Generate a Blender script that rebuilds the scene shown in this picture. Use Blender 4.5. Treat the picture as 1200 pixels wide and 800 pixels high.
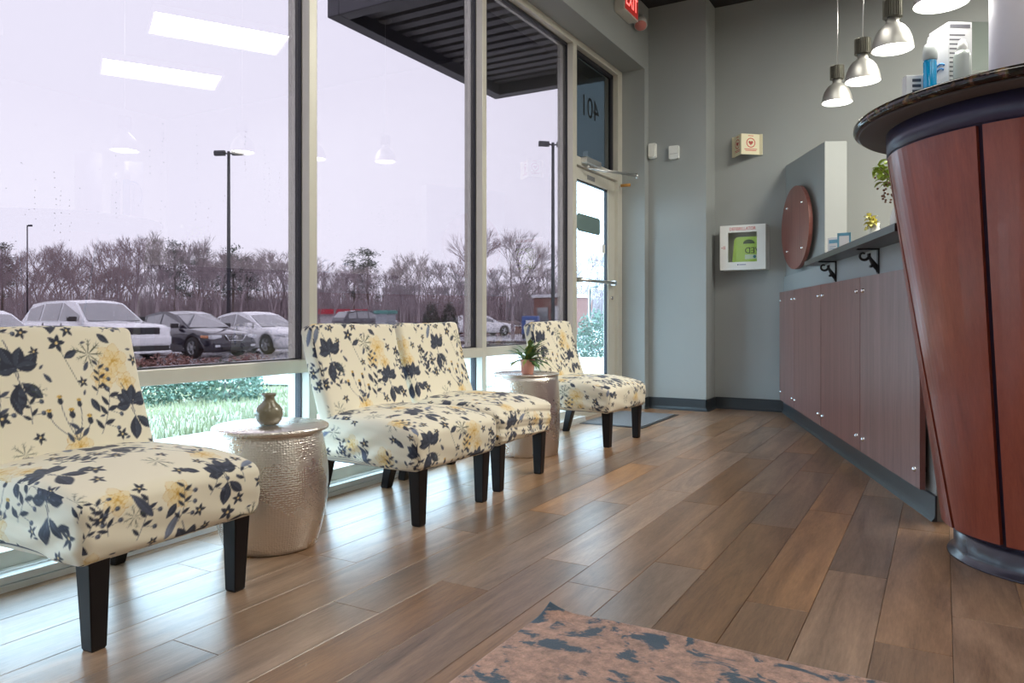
import bpy, bmesh, math, random
import numpy as np
from mathutils import Vector, Matrix
PI = math.pi
R = math.radians
scene = bpy.context.scene
C = scene.collection
for o in list(bpy.data.objects):
    bpy.data.objects.remove(o)
random.seed(7)

# ------------------------------------------------------------------ camera
cam_d = bpy.data.cameras.new('camera')
cam = bpy.data.objects.new('camera', cam_d)
C.objects.link(cam)
cam.location = (0, 0, 0.85)
cam.rotation_euler = (R(90), 0, math.atan(505 / 880))
cam_d.sensor_width = 36
cam_d.lens = 880 / 1200 * 36
cam_d.shift_y = -29 / 1200
cam_d.clip_end = 500
scene.camera = cam

# ------------------------------------------------------------------ world, exposure
world = bpy.data.worlds.new('overcast_sky')
scene.world = world
world.use_nodes = True
bg = world.node_tree.nodes['Background']
bg.inputs[0].default_value = (0.89, 0.94, 1.0, 1)
bg.inputs[1].default_value = 8.5
vs = scene.view_settings
vs.view_transform = 'Standard'
vs.look = 'None'
vs.exposure = 0.0
vs.gamma = 1
vs.use_curve_mapping = False
CEIL_FILL_LIGHT = 6.5
PENDANT_LIGHT = 26.0
RECEPTION_LIGHT = 58.0

# ------------------------------------------------------------------ helpers
def setp(o, label=None, cat=None, group=None, kind=None):
    if label: o['label'] = label
    if cat: o['category'] = cat
    if group: o['group'] = group
    if kind: o['kind'] = kind
    return o

def empty(name, loc=(0, 0, 0), rz=0, **k):
    o = bpy.data.objects.new(name, None)
    C.objects.link(o)
    o.location = loc
    o.rotation_euler = (0, 0, rz)
    o.empty_display_size = .1
    return setp(o, **k)

def link(name, me, parent=None, loc=(0, 0, 0), rot=(0, 0, 0), **k):
    o = bpy.data.objects.new(name, me)
    C.objects.link(o)
    o.location = loc
    o.rotation_euler = rot
    if parent: o.parent = parent
    return setp(o, **k)

def copy_tree(o, parent=None):
    c = o.copy()
    C.objects.link(c)
    c.parent = parent
    for ch in list(o.children):
        copy_tree(ch, c)
    return c

class MB:
    """collects shapes, builds one mesh object"""
    def __init__(s):
        s.v = []; s.f = []; s.sm = []; s.mi = []; s.m = 0
    def add(s, vs, fs, smooth=False):
        b = len(s.v)
        s.v += [tuple(p) for p in vs]
        for f in fs:
            s.f.append(tuple(i + b for i in f)); s.sm.append(smooth); s.mi.append(s.m)
        return s
    def box(s, x0, x1, y0, y1, z0, z1, b=0.0):
        if x1 < x0: x0, x1 = x1, x0
        if y1 < y0: y0, y1 = y1, y0
        if z1 < z0: z0, z1 = z1, z0
        if b <= 0:
            vs = [(x, y, z) for z in (z0, z1) for y in (y0, y1) for x in (x0, x1)]
            return s.add(vs, [(0, 2, 3, 1), (4, 5, 7, 6), (0, 1, 5, 4), (2, 6, 7, 3), (0, 4, 6, 2), (1, 3, 7, 5)])
        bm = bmesh.new()
        bmesh.ops.create_cube(bm, size=1)
        for v in bm.verts:
            v.co = ((x0 + x1) / 2 + v.co.x * (x1 - x0), (y0 + y1) / 2 + v.co.y * (y1 - y0), (z0 + z1) / 2 + v.co.z * (z1 - z0))
        bmesh.ops.bevel(bm, geom=bm.edges[:], offset=b, segments=2, affect='EDGES', profile=.6)
        bm.verts.index_update()
        s.add([v.co[:] for v in bm.verts], [[v.index for v in f.verts] for f in bm.faces])
        bm.free()
        return s
    def obox(s, c, ax, ay, az, hx, hy, hz):
        """oriented box: centre, unit axes, half sizes"""
        c = Vector(c); ax = Vector(ax); ay = Vector(ay); az = Vector(az)
        vs = [c + ax * (hx * i) + ay * (hy * j) + az * (hz * k) for k in (-1, 1) for j in (-1, 1) for i in (-1, 1)]
        return s.add(vs, [(0, 2, 3, 1), (4, 5, 7, 6), (0, 1, 5, 4), (2, 6, 7, 3), (0, 4, 6, 2), (1, 3, 7, 5)])
    def lathe(s, prof, n=32, c=(0, 0, 0), cap0=True, cap1=True, smooth=True, axis='z', a0=0, a1=2 * PI):
        full = abs(a1 - a0 - 2 * PI) < 1e-6
        m = n if full else n + 1
        vs = []
        for r, z in prof:
            for i in range(m):
                a = a0 + (a1 - a0) * i / n
                p = (r * math.cos(a), r * math.sin(a), z)
                if axis == 'y': p = (p[0], p[2], p[1])
                if axis == 'x': p = (p[2], p[0], p[1])
                vs.append((p[0] + c[0], p[1] + c[1], p[2] + c[2]))
        fs = []
        for j in range(len(prof) - 1):
            for i in range(n):
                k = (i + 1) % m
                fs.append((j * m + i, j * m + k, (j + 1) * m + k, (j + 1) * m + i))
        if full and cap0: fs.append(tuple(range(m))[::-1])
        if full and cap1: fs.append(tuple((len(prof) - 1) * m + i for i in range(m)))
        return s.add(vs, fs, smooth)
    def tube(s, pts, r, n=8, cap=True, smooth=True):
        """tube along polyline; r number or list"""
        pts = [Vector(p) for p in pts]
        rs = r if isinstance(r, (list, tuple)) else [r] * len(pts)
        vs = []; up = None
        for i, p in enumerate(pts):
            t = (pts[min(i + 1, len(pts) - 1)] - pts[max(i - 1, 0)])
            t = t.normalized() if t.length > 0 else Vector((0, 0, 1))
            if up is None:
                up = t.orthogonal().normalized()
            up = (up - t * up.dot(t))
            up = up.normalized() if up.length > 1e-6 else t.orthogonal().normalized()
            w = t.cross(up)
            for k in range(n):
                a = 2 * PI * k / n
                vs.append(p + (up * math.cos(a) + w * math.sin(a)) * rs[i])
        fs = []
        for j in range(len(pts) - 1):
            for k in range(n):
                l = (k + 1) % n
                fs.append((j * n + k, j * n + l, (j + 1) * n + l, (j + 1) * n + k))
        if cap:
            fs.append(tuple(range(n))[::-1]); fs.append(tuple((len(pts) - 1) * n + k for k in range(n)))
        return s.add(vs, fs, smooth)
    def prism(s, poly, d, origin=(0, 0, 0), ux=(1, 0, 0), uy=(0, 1, 0), un=(0, 0, 1)):
        """extrude 2D polygon by d along un"""
        o = Vector(origin); ux = Vector(ux); uy = Vector(uy); un = Vector(un)
        n = len(poly)
        vs = [o + ux * a + uy * b for a, b in poly] + [o + ux * a + uy * b + un * d for a, b in poly]
        fs = [tuple(range(n))[::-1], tuple(range(n, 2 * n))]
        fs += [(i, (i + 1) % n, n + (i + 1) % n, n + i) for i in range(n)]
        return s.add(vs, fs)
    def mesh(s, name, mats):
        me = bpy.data.meshes.new(name)
        me.from_pydata(s.v, [], s.f)
        for m in (mats if isinstance(mats, (list, tuple)) else [mats]):
            me.materials.append(m)
        me.polygons.foreach_set('use_smooth', s.sm)
        me.polygons.foreach_set('material_index', s.mi)
        bm = bmesh.new(); bm.from_mesh(me)
        bmesh.ops.recalc_face_normals(bm, faces=bm.faces)
        bm.to_mesh(me); bm.free()
        me.update()
        return me
    def build(s, name, mats, parent=None, loc=(0, 0, 0), rot=(0, 0, 0), **k):
        return link(name, s.mesh(name, mats), parent, loc, rot, **k)

# ------------------------------------------------------------------ materials
def new_mat(name):
    m = bpy.data.materials.new(name)
    m.use_nodes = True
    nt = m.node_tree
    return m, nt, nt.nodes['Principled BSDF']

def N(nt, t, **inp):
    n = nt.nodes.new(t)
    for k, v in inp.items():
        if k.startswith('_'):
            setattr(n, k[1:], v)
        else:
            n.inputs[k].default_value = v
    return n

def L(nt, a, b):
    nt.links.new(a, b)

def mat(name, col, rough=.5, metal=0.0, spec=.5, var=.0, vscale=20, bump=0.0, bscale=60, coat=0.0, emit=None, estr=0, stretch=None, sheen=0, trans=0):
    m, nt, p = new_mat(name)
    p.inputs['Roughness'].default_value = rough
    p.inputs['Metallic'].default_value = metal
    p.inputs['Specular IOR Level'].default_value = spec
    p.inputs['Coat Weight'].default_value = coat
    p.inputs['Sheen Weight'].default_value = sheen
    c = (*col, 1)
    p.inputs['Base Color'].default_value = c
    if var or bump:
        tc = N(nt, 'ShaderNodeTexCoord')
        src = tc.outputs['Object']
        if stretch:
            mp = N(nt, 'ShaderNodeMapping', Scale=stretch)
            L(nt, src, mp.inputs[0]); src = mp.outputs[0]
        if var:
            no = N(nt, 'ShaderNodeTexNoise', Scale=vscale, Detail=5.0)
            L(nt, src, no.inputs['Vector'])
            mx = N(nt, 'ShaderNodeMixRGB')
            mx.inputs[1].default_value = (*[max(0, x * (1 - var)) for x in col], 1)
            mx.inputs[2].default_value = (*[min(1, x * (1 + var)) for x in col], 1)
            L(nt, no.outputs['Fac'], mx.inputs[0]); L(nt, mx.outputs[0], p.inputs['Base Color'])
        if bump:
            nb = N(nt, 'ShaderNodeTexNoise', Scale=bscale, Detail=3.0)
            L(nt, src, nb.inputs['Vector'])
            b = N(nt, 'ShaderNodeBump', Strength=bump, Distance=.01)
            L(nt, nb.outputs['Fac'], b.inputs['Height']); L(nt, b.outputs[0], p.inputs['Normal'])
    if emit:
        p.inputs['Emission Color'].default_value = (*emit, 1)
        p.inputs['Emission Strength'].default_value = estr
    return m

def glass_mat(name, tint, refl=1.0):
    m = bpy.data.materials.new(name)
    m.use_nodes = True
    nt = m.node_tree
    nt.nodes.remove(nt.nodes['Principled BSDF'])
    out = nt.nodes['Material Output']
    tr = N(nt, 'ShaderNodeBsdfTransparent', Color=(*tint, 1))
    gl = N(nt, 'ShaderNodeBsdfGlossy', Roughness=0.0, Color=(refl, refl, refl, 1))
    ge = N(nt, 'ShaderNodeNewGeometry')
    ior = N(nt, 'ShaderNodeMapRange')
    ior.inputs['To Min'].default_value = 1.5
    ior.inputs['To Max'].default_value = 1 / 1.5
    L(nt, ge.outputs['Backfacing'], ior.inputs['Value'])
    fr = N(nt, 'ShaderNodeFresnel')
    L(nt, ior.outputs[0], fr.inputs['IOR'])
    mx = N(nt, 'ShaderNodeMixShader')
    L(nt, fr.outputs[0], mx.inputs[0]); L(nt, tr.outputs[0], mx.inputs[1]); L(nt, gl.outputs[0], mx.inputs[2])
    L(nt, mx.outputs[0], out.inputs['Surface'])
    return m

def wood_mat(name, c0, c1, rough=.35, scale=(18, 18, 1.2), coat=.15, rnd=0.0, bump=.05, nscale=1.0):
    """grain stretched along the object axis with the smallest scale"""
    m, nt, p = new_mat(name)
    tc = N(nt, 'ShaderNodeTexCoord')
    oi = N(nt, 'ShaderNodeObjectInfo')
    ge = N(nt, 'ShaderNodeNewGeometry')
    ad = N(nt, 'ShaderNodeMath', _operation='ADD')
    L(nt, oi.outputs['Random'], ad.inputs[0]); L(nt, ge.outputs['Random Per Island'], ad.inputs[1])
    fr = N(nt, 'ShaderNodeMath', _operation='FRACT')
    L(nt, ad.outputs[0], fr.inputs[0])
    ml = N(nt, 'ShaderNodeMath', _operation='MULTIPLY'); ml.inputs[1].default_value = 37.0
    L(nt, fr.outputs[0], ml.inputs[0])
    va = N(nt, 'ShaderNodeVectorMath', _operation='ADD')
    L(nt, tc.outputs['Object'], va.inputs[0]); L(nt, ml.outputs[0], va.inputs[1])
    mp = N(nt, 'ShaderNodeMapping', Scale=scale)
    L(nt, va.outputs[0], mp.inputs[0])
    n1 = N(nt, 'ShaderNodeTexNoise', Scale=1.0 * nscale, Detail=8.0, Roughness=.62, Distortion=1.2)
    L(nt, mp.outputs[0], n1.inputs['Vector'])
    n2 = N(nt, 'ShaderNodeTexNoise', Scale=16.0 * nscale, Detail=6.0, Roughness=.75)
    L(nt, mp.outputs[0], n2.inputs['Vector'])
    mixf = N(nt, 'ShaderNodeMath', _operation='MULTIPLY_ADD'); mixf.inputs[1].default_value = .5
    L(nt, n2.outputs['Fac'], mixf.inputs[0]); L(nt, n1.outputs['Fac'], mixf.inputs[2])
    rp = N(nt, 'ShaderNodeValToRGB')
    rp.color_ramp.elements[0].position = .5; rp.color_ramp.elements[0].color = (*c0, 1)
    rp.color_ramp.elements[1].position = 1.0; rp.color_ramp.elements[1].color = (*c1, 1)
    L(nt, mixf.outputs[0], rp.inputs[0])
    col = rp.outputs[0]
    if rnd:
        hs = N(nt, 'ShaderNodeHueSaturation')
        mr = N(nt, 'ShaderNodeMapRange')
        mr.inputs['To Min'].default_value = 1 - rnd; mr.inputs['To Max'].default_value = 1 + rnd
        L(nt, fr.outputs[0], mr.inputs['Value']); L(nt, mr.outputs[0], hs.inputs['Value'])
        wn = N(nt, 'ShaderNodeTexWhiteNoise', _noise_dimensions='1D')
        L(nt, fr.outputs[0], wn.inputs['W'])
        mr2 = N(nt, 'ShaderNodeMapRange')
        mr2.inputs['To Min'].default_value = .75; mr2.inputs['To Max'].default_value = 1.15
        L(nt, wn.outputs['Value'], mr2.inputs['Value']); L(nt, mr2.outputs[0], hs.inputs['Saturation'])
        L(nt, col, hs.inputs['Color']); col = hs.outputs[0]
    L(nt, col, p.inputs['Base Color'])
    p.inputs['Roughness'].default_value = rough
    p.inputs['Coat Weight'].default_value = coat
    p.inputs['Coat Roughness'].default_value = .25
    if bump:
        b = N(nt, 'ShaderNodeBump', Strength=bump, Distance=.004)
        L(nt, n2.outputs['Fac'], b.inputs['Height']); L(nt, b.outputs[0], p.inputs['Normal'])
    return m

M = {}
M['wall'] = mat('grey_wall_paint', (.31, .33, .33), .6, var=.04, vscale=3, bump=.04, bscale=180)
M['wall_light'] = mat('pale_wall_paint', (.62, .64, .60), .6, var=.03, vscale=3, bump=.04, bscale=180)
M['ceiling'] = mat('black_open_ceiling', (.02, .02, .022), .8, var=.3, vscale=4)
M['base'] = mat('dark_rubber_cove_base', (.025, .032, .04), .28, spec=.6, var=.15, vscale=8)
M['floor'] = wood_mat('oak_vinyl_plank', (.115, .06, .033), (.41, .238, .132), rough=.3, scale=(9, 1.0, 9), coat=.12, rnd=.22, bump=.10)
M['subfloor'] = mat('dark_subfloor', (.03, .02, .015), .9)
M['alu'] = mat('painted_aluminium_frame', (.62, .60, .53), .38, metal=.25, var=.04, vscale=12)
M['alu_dark'] = mat('black_glazing_gasket', (.012, .012, .02), .5)
M['sill'] = mat('white_metal_sill', (.72, .74, .74), .35, metal=.3, var=.05, vscale=9)
M['glass_up'] = glass_mat('lilac_tinted_glass', (.346, .330, .350))
M['glass_low'] = glass_mat('clear_cool_glass', (.785, .925, 1.0))
M['glass_tr'] = glass_mat('smoked_transom_glass', (.085, .103, .115))
M['cherry'] = wood_mat('cherry_laminate', (.17, .028, .016), (.36, .085, .045), rough=.3, scale=(7, 7, .9), coat=.2, bump=.02)
M['panelwood'] = wood_mat('window_lit_laminate', (.155, .05, .042), (.31, .115, .092), rough=.36, scale=(14, 14, .8), coat=.2, bump=.02, rnd=.06)  # same laminate as the counter, base greyed to imitate window light on it
M['chrome'] = mat('polished_chrome', (.82, .82, .84), .12, metal=1)
M['steel'] = mat('brushed_steel', (.66, .66, .66), .3, metal=1, var=.06, vscale=40)
M['black_iron'] = mat('black_wrought_iron', (.012, .012, .014), .4, bump=.2, bscale=150)
M['leg'] = mat('espresso_wood_leg', (.006, .0045, .006), .38, spec=.35, var=.3, vscale=30)
M['plum'] = mat('plum_laminate_band', (.045, .04, .085), .35, var=.06, vscale=10)
M['plum_base'] = mat('plum_rubber_base', (.03, .026, .045), .25, spec=.6)
M['white_pl'] = mat('white_plastic', (.75, .76, .74), .35)
M['paper'] = mat('white_paper', (.64, .65, .67), .6)
M['red'] = mat('red_print', (.55, .04, .04), .5)
M['black'] = mat('black_plastic', (.015, .015, .017), .4)
M['dgap'] = mat('dark_gap', (.01, .008, .01), .8)

def granite():
    m, nt, p = new_mat('dark_speckled_granite')
    tc = N(nt, 'ShaderNodeTexCoord')
    v = N(nt, 'ShaderNodeTexVoronoi', Scale=90.0)
    L(nt, tc.outputs['Object'], v.inputs['Vector'])
    n = N(nt, 'ShaderNodeTexNoise', Scale=35.0, Detail=6.0)
    L(nt, tc.outputs['Object'], n.inputs['Vector'])
    rp = N(nt, 'ShaderNodeValToRGB')
    e = rp.color_ramp.elements
    e[0].position = .5; e[0].color = (.018, .012, .012, 1)
    e[1].position = .72; e[1].color = (.25, .16, .08, 1)
    L(nt, n.outputs['Fac'], rp.inputs[0])
    mx = N(nt, 'ShaderNodeMixRGB', _blend_type='MULTIPLY'); mx.inputs[0].default_value = .5
    L(nt, rp.outputs[0], mx.inputs[1]); L(nt, v.outputs['Color'], mx.inputs[2])
    L(nt, mx.outputs[0], p.inputs['Base Color'])
    p.inputs['Roughness'].default_value = .12
    return m
M['granite'] = granite()

def hammered():
    m, nt, p = new_mat('hammered_metal')
    p.inputs['Metallic'].default_value = 1
    p.inputs['Base Color'].default_value = (.78, .73, .68, 1)
    tc = N(nt, 'ShaderNodeTexCoord')
    uvs = N(nt, 'ShaderNodeSeparateXYZ')
    L(nt, tc.outputs['Object'], uvs.inputs[0])
    at = N(nt, 'ShaderNodeMath', _operation='ARCTAN2')
    L(nt, uvs.outputs['Y'], at.inputs[0]); L(nt, uvs.outputs['X'], at.inputs[1])
    a2 = N(nt, 'ShaderNodeMath', _operation='MULTIPLY'); a2.inputs[1].default_value = .2
    L(nt, at.outputs[0], a2.inputs[0])
    cb = N(nt, 'ShaderNodeCombineXYZ')
    L(nt, a2.outputs[0], cb.inputs[0]); L(nt, uvs.outputs['Z'], cb.inputs[1])
    mp = N(nt, 'ShaderNodeMapping', Scale=(100, 125, 1))
    L(nt, cb.outputs[0], mp.inputs[0])
    v = N(nt, 'ShaderNodeTexVoronoi', Scale=1.0, _feature='SMOOTH_F1'); v.inputs['Randomness'].default_value = .38
    L(nt, mp.outputs[0], v.inputs['Vector'])
    b = N(nt, 'ShaderNodeBump', Strength=.85, Distance=.0036)
    L(nt, v.outputs['Distance'], b.inputs['Height']); L(nt, b.outputs[0], p.inputs['Normal'])
    n = N(nt, 'ShaderNodeTexNoise', Scale=6.0, Detail=4.0)
    L(nt, tc.outputs['Object'], n.inputs['Vector'])
    mr = N(nt, 'ShaderNodeMapRange'); mr.inputs['To Min'].default_value = .2; mr.inputs['To Max'].default_value = .36
    L(nt, n.outputs['Fac'], mr.inputs['Value']); L(nt, mr.outputs[0], p.inputs['Roughness'])
    return m
M['hammered'] = hammered()

def rug_mat():
    m, nt, p = new_mat('distressed_rug_pile')
    tc = N(nt, 'ShaderNodeTexCoord')
    n0 = N(nt, 'ShaderNodeTexNoise', Scale=34.0, Detail=8.0, Roughness=.78)
    L(nt, tc.outputs['Object'], n0.inputs['Vector'])
    r0 = N(nt, 'ShaderNodeValToRGB')
    e = r0.color_ramp.elements
    e[0].position = .36; e[0].color = (.27, .165, .12, 1)
    e[1].position = .6; e[1].color = (.64, .38, .29, 1)
    x = r0.color_ramp.elements.new(.78); x.color = (.74, .54, .45, 1)
    L(nt, n0.outputs['Fac'], r0.inputs[0])
    mp = N(nt, 'ShaderNodeMapping', Scale=(1.0, 1.35, 1), Rotation=(0, 0, .5))
    L(nt, tc.outputs['Object'], mp.inputs[0])
    n1 = N(nt, 'ShaderNodeTexNoise', Scale=8.5, Detail=7.0, Roughness=.62, Distortion=.6)
    L(nt, mp.outputs[0], n1.inputs['Vector'])
    r1 = N(nt, 'ShaderNodeValToRGB')
    r1.color_ramp.elements[0].position = .53; r1.color_ramp.elements[0].color = (0, 0, 0, 1)
    r1.color_ramp.elements[1].position = .575; r1.color_ramp.elements[1].color = (1, 1, 1, 1)
    L(nt, n1.outputs['Fac'], r1.inputs[0])
    mx = N(nt, 'ShaderNodeMixRGB'); mx.inputs[2].default_value = (.045, .085, .13, 1)
    L(nt, r1.outputs[0], mx.inputs[0]); L(nt, r0.outputs[0], mx.inputs[1])
    L(nt, mx.outputs[0], p.inputs['Base Color'])
    p.inputs['Roughness'].default_value = .95
    p.inputs['Sheen Weight'].default_value = .3
    nb = N(nt, 'ShaderNodeTexNoise', Scale=400.0, Detail=2.0)
    L(nt, tc.outputs['Object'], nb.inputs['Vector'])
    b = N(nt, 'ShaderNodeBump', Strength=.7, Distance=.004)
    L(nt, nb.outputs['Fac'], b.inputs['Height']); L(nt, b.outputs[0], p.inputs['Normal'])
    return m
M['rug'] = rug_mat()

def print_mat():
    m, nt, p = new_mat('floral_print_fabric')
    a = N(nt, 'ShaderNodeVertexColor', _layer_name='print')
    tc = N(nt, 'ShaderNodeTexCoord')
    L(nt, a.outputs['Color'], p.inputs['Base Color'])
    p.inputs['Roughness'].default_value = .75
    p.inputs['Sheen Weight'].default_value = .15
    n = N(nt, 'ShaderNodeTexNoise', Scale=500.0, Detail=2.0)
    L(nt, tc.outputs['Object'], n.inputs['Vector'])
    b = N(nt, 'ShaderNodeBump', Strength=.12, Distance=.002)
    L(nt, n.outputs['Fac'], b.inputs['Height']); L(nt, b.outputs[0], p.inputs['Normal'])
    return m
M['print'] = print_mat()

# ------------------------------------------------------------------ room shell
XW = -2.38      # inner face of the window wall
XG = -2.60      # inner face of the glazing frames
YB = 7.0        # back wall
ZC = 3.72       # ceiling
ZH = 3.13       # window head
st = dict(kind='structure')
floor = MB().box(-2.75, 4.6, -3.2, 7.2, -.12, -.006).build('floor', M['subfloor'], **st)
floor['label'] = 'brown wood plank floor of the waiting room'
PW, PL = .178, 1.22
def plank_geo(mb, x0, x1, y0, y1):
    g = .0005; b = .0012
    x0 += g; x1 -= g; y0 += g; y1 -= g
    vs = [(x0, y0, -.005), (x1, y0, -.005), (x1, y1, -.005), (x0, y1, -.005),
          (x0, y0, -b), (x1, y0, -b), (x1, y1, -b), (x0, y1, -b),
          (x0 + b, y0 + b, 0), (x1 - b, y0 + b, 0), (x1 - b, y1 - b, 0), (x0 + b, y1 - b, 0)]
    fs = [(8, 9, 10, 11)]
    for i in range(4):
        j = (i + 1) % 4
        fs += [(i, j, 4 + j, 4 + i), (4 + i, 4 + j, 8 + j, 8 + i)]
    mb.add(vs, fs)
known = {-1: 2.18, 0: 2.47, -2: 2.72, -4: 1.95, -5: 2.51, -6: 2.18, -7: 2.35, -8: 1.985, -10: 2.49, -9: 2.9, -3: 2.3}
full_mb = MB(); plank_geo(full_mb, 0, PW, 0, PL)
full_me = full_mb.mesh('plank', M['floor'])
rest = MB()
rr = random.Random(3)
for k in range(-15, 26):
    x0 = .022 + k * PW; x1 = x0 + PW
    if x0 < -2.62: x0 = -2.62
    off = known.get(k, rr.uniform(0, PL))
    off = (off % PL) - PL
    y = off - 3 * PL
    while y < 7.1:
        a, b = max(y, -3.1), min(y + PL, 7.1)
        if b - a > .02:
            seen = b > .6 and x0 < .45
            if seen:
                if abs(b - a - PL) < 1e-4 and abs(x1 - x0 - PW) < 1e-4:
                    link('plank', full_me, floor, (x0, a, 0))
                else:
                    pm = MB(); plank_geo(pm, 0, x1 - x0, 0, b - a); pm.build('plank', M['floor'], floor, (x0, a, 0))
            else:
                plank_geo(rest, x0, x1, a, b)
        y += PL
rest.build('planks_beyond', M['floor'], floor, kind='stuff')

ceiling = MB().box(-2.75, 4.6, -3.2, 7.2, ZC, ZC + .1).build('ceiling', M['ceiling'], **st)
w = MB().box(-2.74, XW, -3.2, 7.2, ZH, ZC)
w.box(-2.74, XW, 6.6, 7.2, 0, ZH).box(-2.74, XW, -3.2, -2.02, 0, ZH)
w.build('wall_left', M['wall'], **st)
MB().box(-2.38, 4.6, YB, YB + .12, 0, ZC).build('wall_back', M['wall'], **st)
MB().box(-2.38, -1.84, 6.7, YB, 0, ZC).build('column', M['wall'], label='grey boxed column in the corner by the door', **st)
MB().box(4.5, 4.6, -3.2, 7.0, 0, ZC).build('wall_right', M['wall_light'], **st)
MB().box(-2.38, 4.5, -3.2, -3.1, 0, ZC).build('wall_rear', M['wall_light'], **st)

# reception half wall: straight run, tall partition at its far end
A = Vector((-1.226, 6.997, 0)); B = Vector((.022, 3.453, 0))
U = (B - A).normalized(); NR = Vector((U.y, -U.x, 0))     # towards the room
if NR.x > 0: NR = -NR
UP = Vector((0, 0, 1))
def wp(k, d=0, z=0):
    p = A + U * k + NR * d
    return Vector((p.x, p.y, z))
lw = MB()
lw.prism([(0.0, 0), (3.62, 0), (3.62, 1.205), (0.0, 1.205)], .13, wp(0, -.13, 0), U, UP, NR)
lw.build('wall_low', M['wall'], **st)
pt = MB()
P0, P1 = Vector((-1.21, 6.998, 0)), Vector((-.783, 6.17, 0))
pu = (P1 - P0).normalized(); pn = Vector((-pu.y, pu.x, 0))
if pn.x < 0: pn = -pn
q = [P0, P1, P1 + pn * .165, Vector((P0.x + .19, 6.998, 0))]
pt.add([(v.x, v.y, z) for z in (0, 2.19) for v in q], [(0, 1, 2, 3), (4, 5, 6, 7), (0, 1, 5, 4), (1, 2, 6, 5), (2, 3, 7, 6), (3, 0, 4, 7)])
pt.build('wall_partition', M['wall'], **st)
# cove baseboards
def cove(mb, p, u, n, ln, hgt=.108):
    prof = [(0, 0), (.022, 0), (.02, .006), (.011, .016), (.009, .03), (.009, hgt - .004), (.006, hgt), (0, hgt)]
    mb.prism(prof, ln, p, n, UP, u)
bb = MB(); cove(bb, Vector((-1.84, YB, 0)), Vector((1, 0, 0)), Vector((0, -1, 0)), .62)
bb.build('baseboard_back', M['base'], **st)
bb = MB(); cove(bb, Vector((-2.38, 6.7, 0)), Vector((1, 0, 0)), Vector((0, -1, 0)), .549)
cove(bb, Vector((-1.84, 6.691, 0)), Vector((0, 1, 0)), Vector((1, 0, 0)), .309)
bb.build('baseboard_column', M['base'], **st)
bb = MB(); cove(bb, Vector((XW, 6.6, 0)), Vector((0, 1, 0)), Vector((1, 0, 0)), .1)
bb.build('baseboard_left', M['base'], **st)
bb = MB(); cove(bb, wp(.01, 0), U, NR, 3.62)
bb.build('baseboard_low', M['base'], **st)

# ------------------------------------------------------------------ glazing
mull = [-2.0, -.46, 1.09, 2.63, 4.17, 5.55]
MW = .026
def window(n, y0, y1, last):
    root = empty('window_%d' % n, (XG - .07, (y0 + y1) / 2, 0), kind='structure')
    ox, oy = XG - .07, (y0 + y1) / 2
    def P(mb, name, m, **k):
        return mb.build(name, m, root, (-ox, -oy, 0), **k)
    a, b = y0 + MW, y1 - MW
    P(MB().box(XG - .052, XG, y1 - MW, y1 + MW, .047, ZH, .003), 'mullion', M['alu'])
    P(MB().box(XG - .14, XG - .086, y1 - MW, y1 + MW, .047, ZH, .003), 'outer_mullion', M['alu'])
    P(MB().box(XG - .088, XG - .05, y1 - MW - .005, y1 + MW + .005, .047, ZH), 'gasket', M['alu_dark'])
    P(MB().box(XG - .052, XG, a, b, .588, .648, .003).box(XG - .14, XG - .07, a, b, .588, .648, .003), 'transom_bar', M['alu'])
    P(MB().box(XG - .088, XG - .05, a, b, .584, .653), 'gasket', M['alu_dark'])
    P(MB().box(XG - .052, XG, a, b, ZH - .055, ZH, .003).box(XG - .14, XG - .07, a, b, ZH - .055, ZH, .003), 'head_rail', M['alu'])
    P(MB().box(XG - .088, XG - .05, a, b, ZH - .075, ZH - .004), 'gasket', M['alu_dark'])
    P(MB().box(XG - .14, XG, a, b, .047, .10, .003), 'bottom_rail', M['alu'])
    P(MB().box(XG - .066, XG - .058, a - .002, b + .002, .65, ZH - .068), 'upper_pane', M['glass_up'])
    P(MB().box(XG - .066, XG - .058, a - .002, b + .002, .10, .592), 'lower_pane', M['glass_low'])
    return root
for i in range(5):
    wn = window(i + 1, mull[i], mull[i + 1], i == 4)
    if i == 0:
        MB().box(XG - .14, XG, mull[0] - MW, mull[0] + MW, .047, ZH, .003).build('mullion', M['alu'], wn, (-(XG - .07), -(mull[0] + mull[1]) / 2, 0))
sl = MB().box(-2.74, -2.506, -2.02, 5.576, 0, .02)
sl.box(-2.74, -2.512, -2.02, 5.576, .022, .047, .003)
sl.box(-2.56, -2.5505, -2.02, 5.576, .046, .052)
sl.build('trim_1', M['sill'], label='low white metal sill along the foot of the windows', **st)

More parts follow.
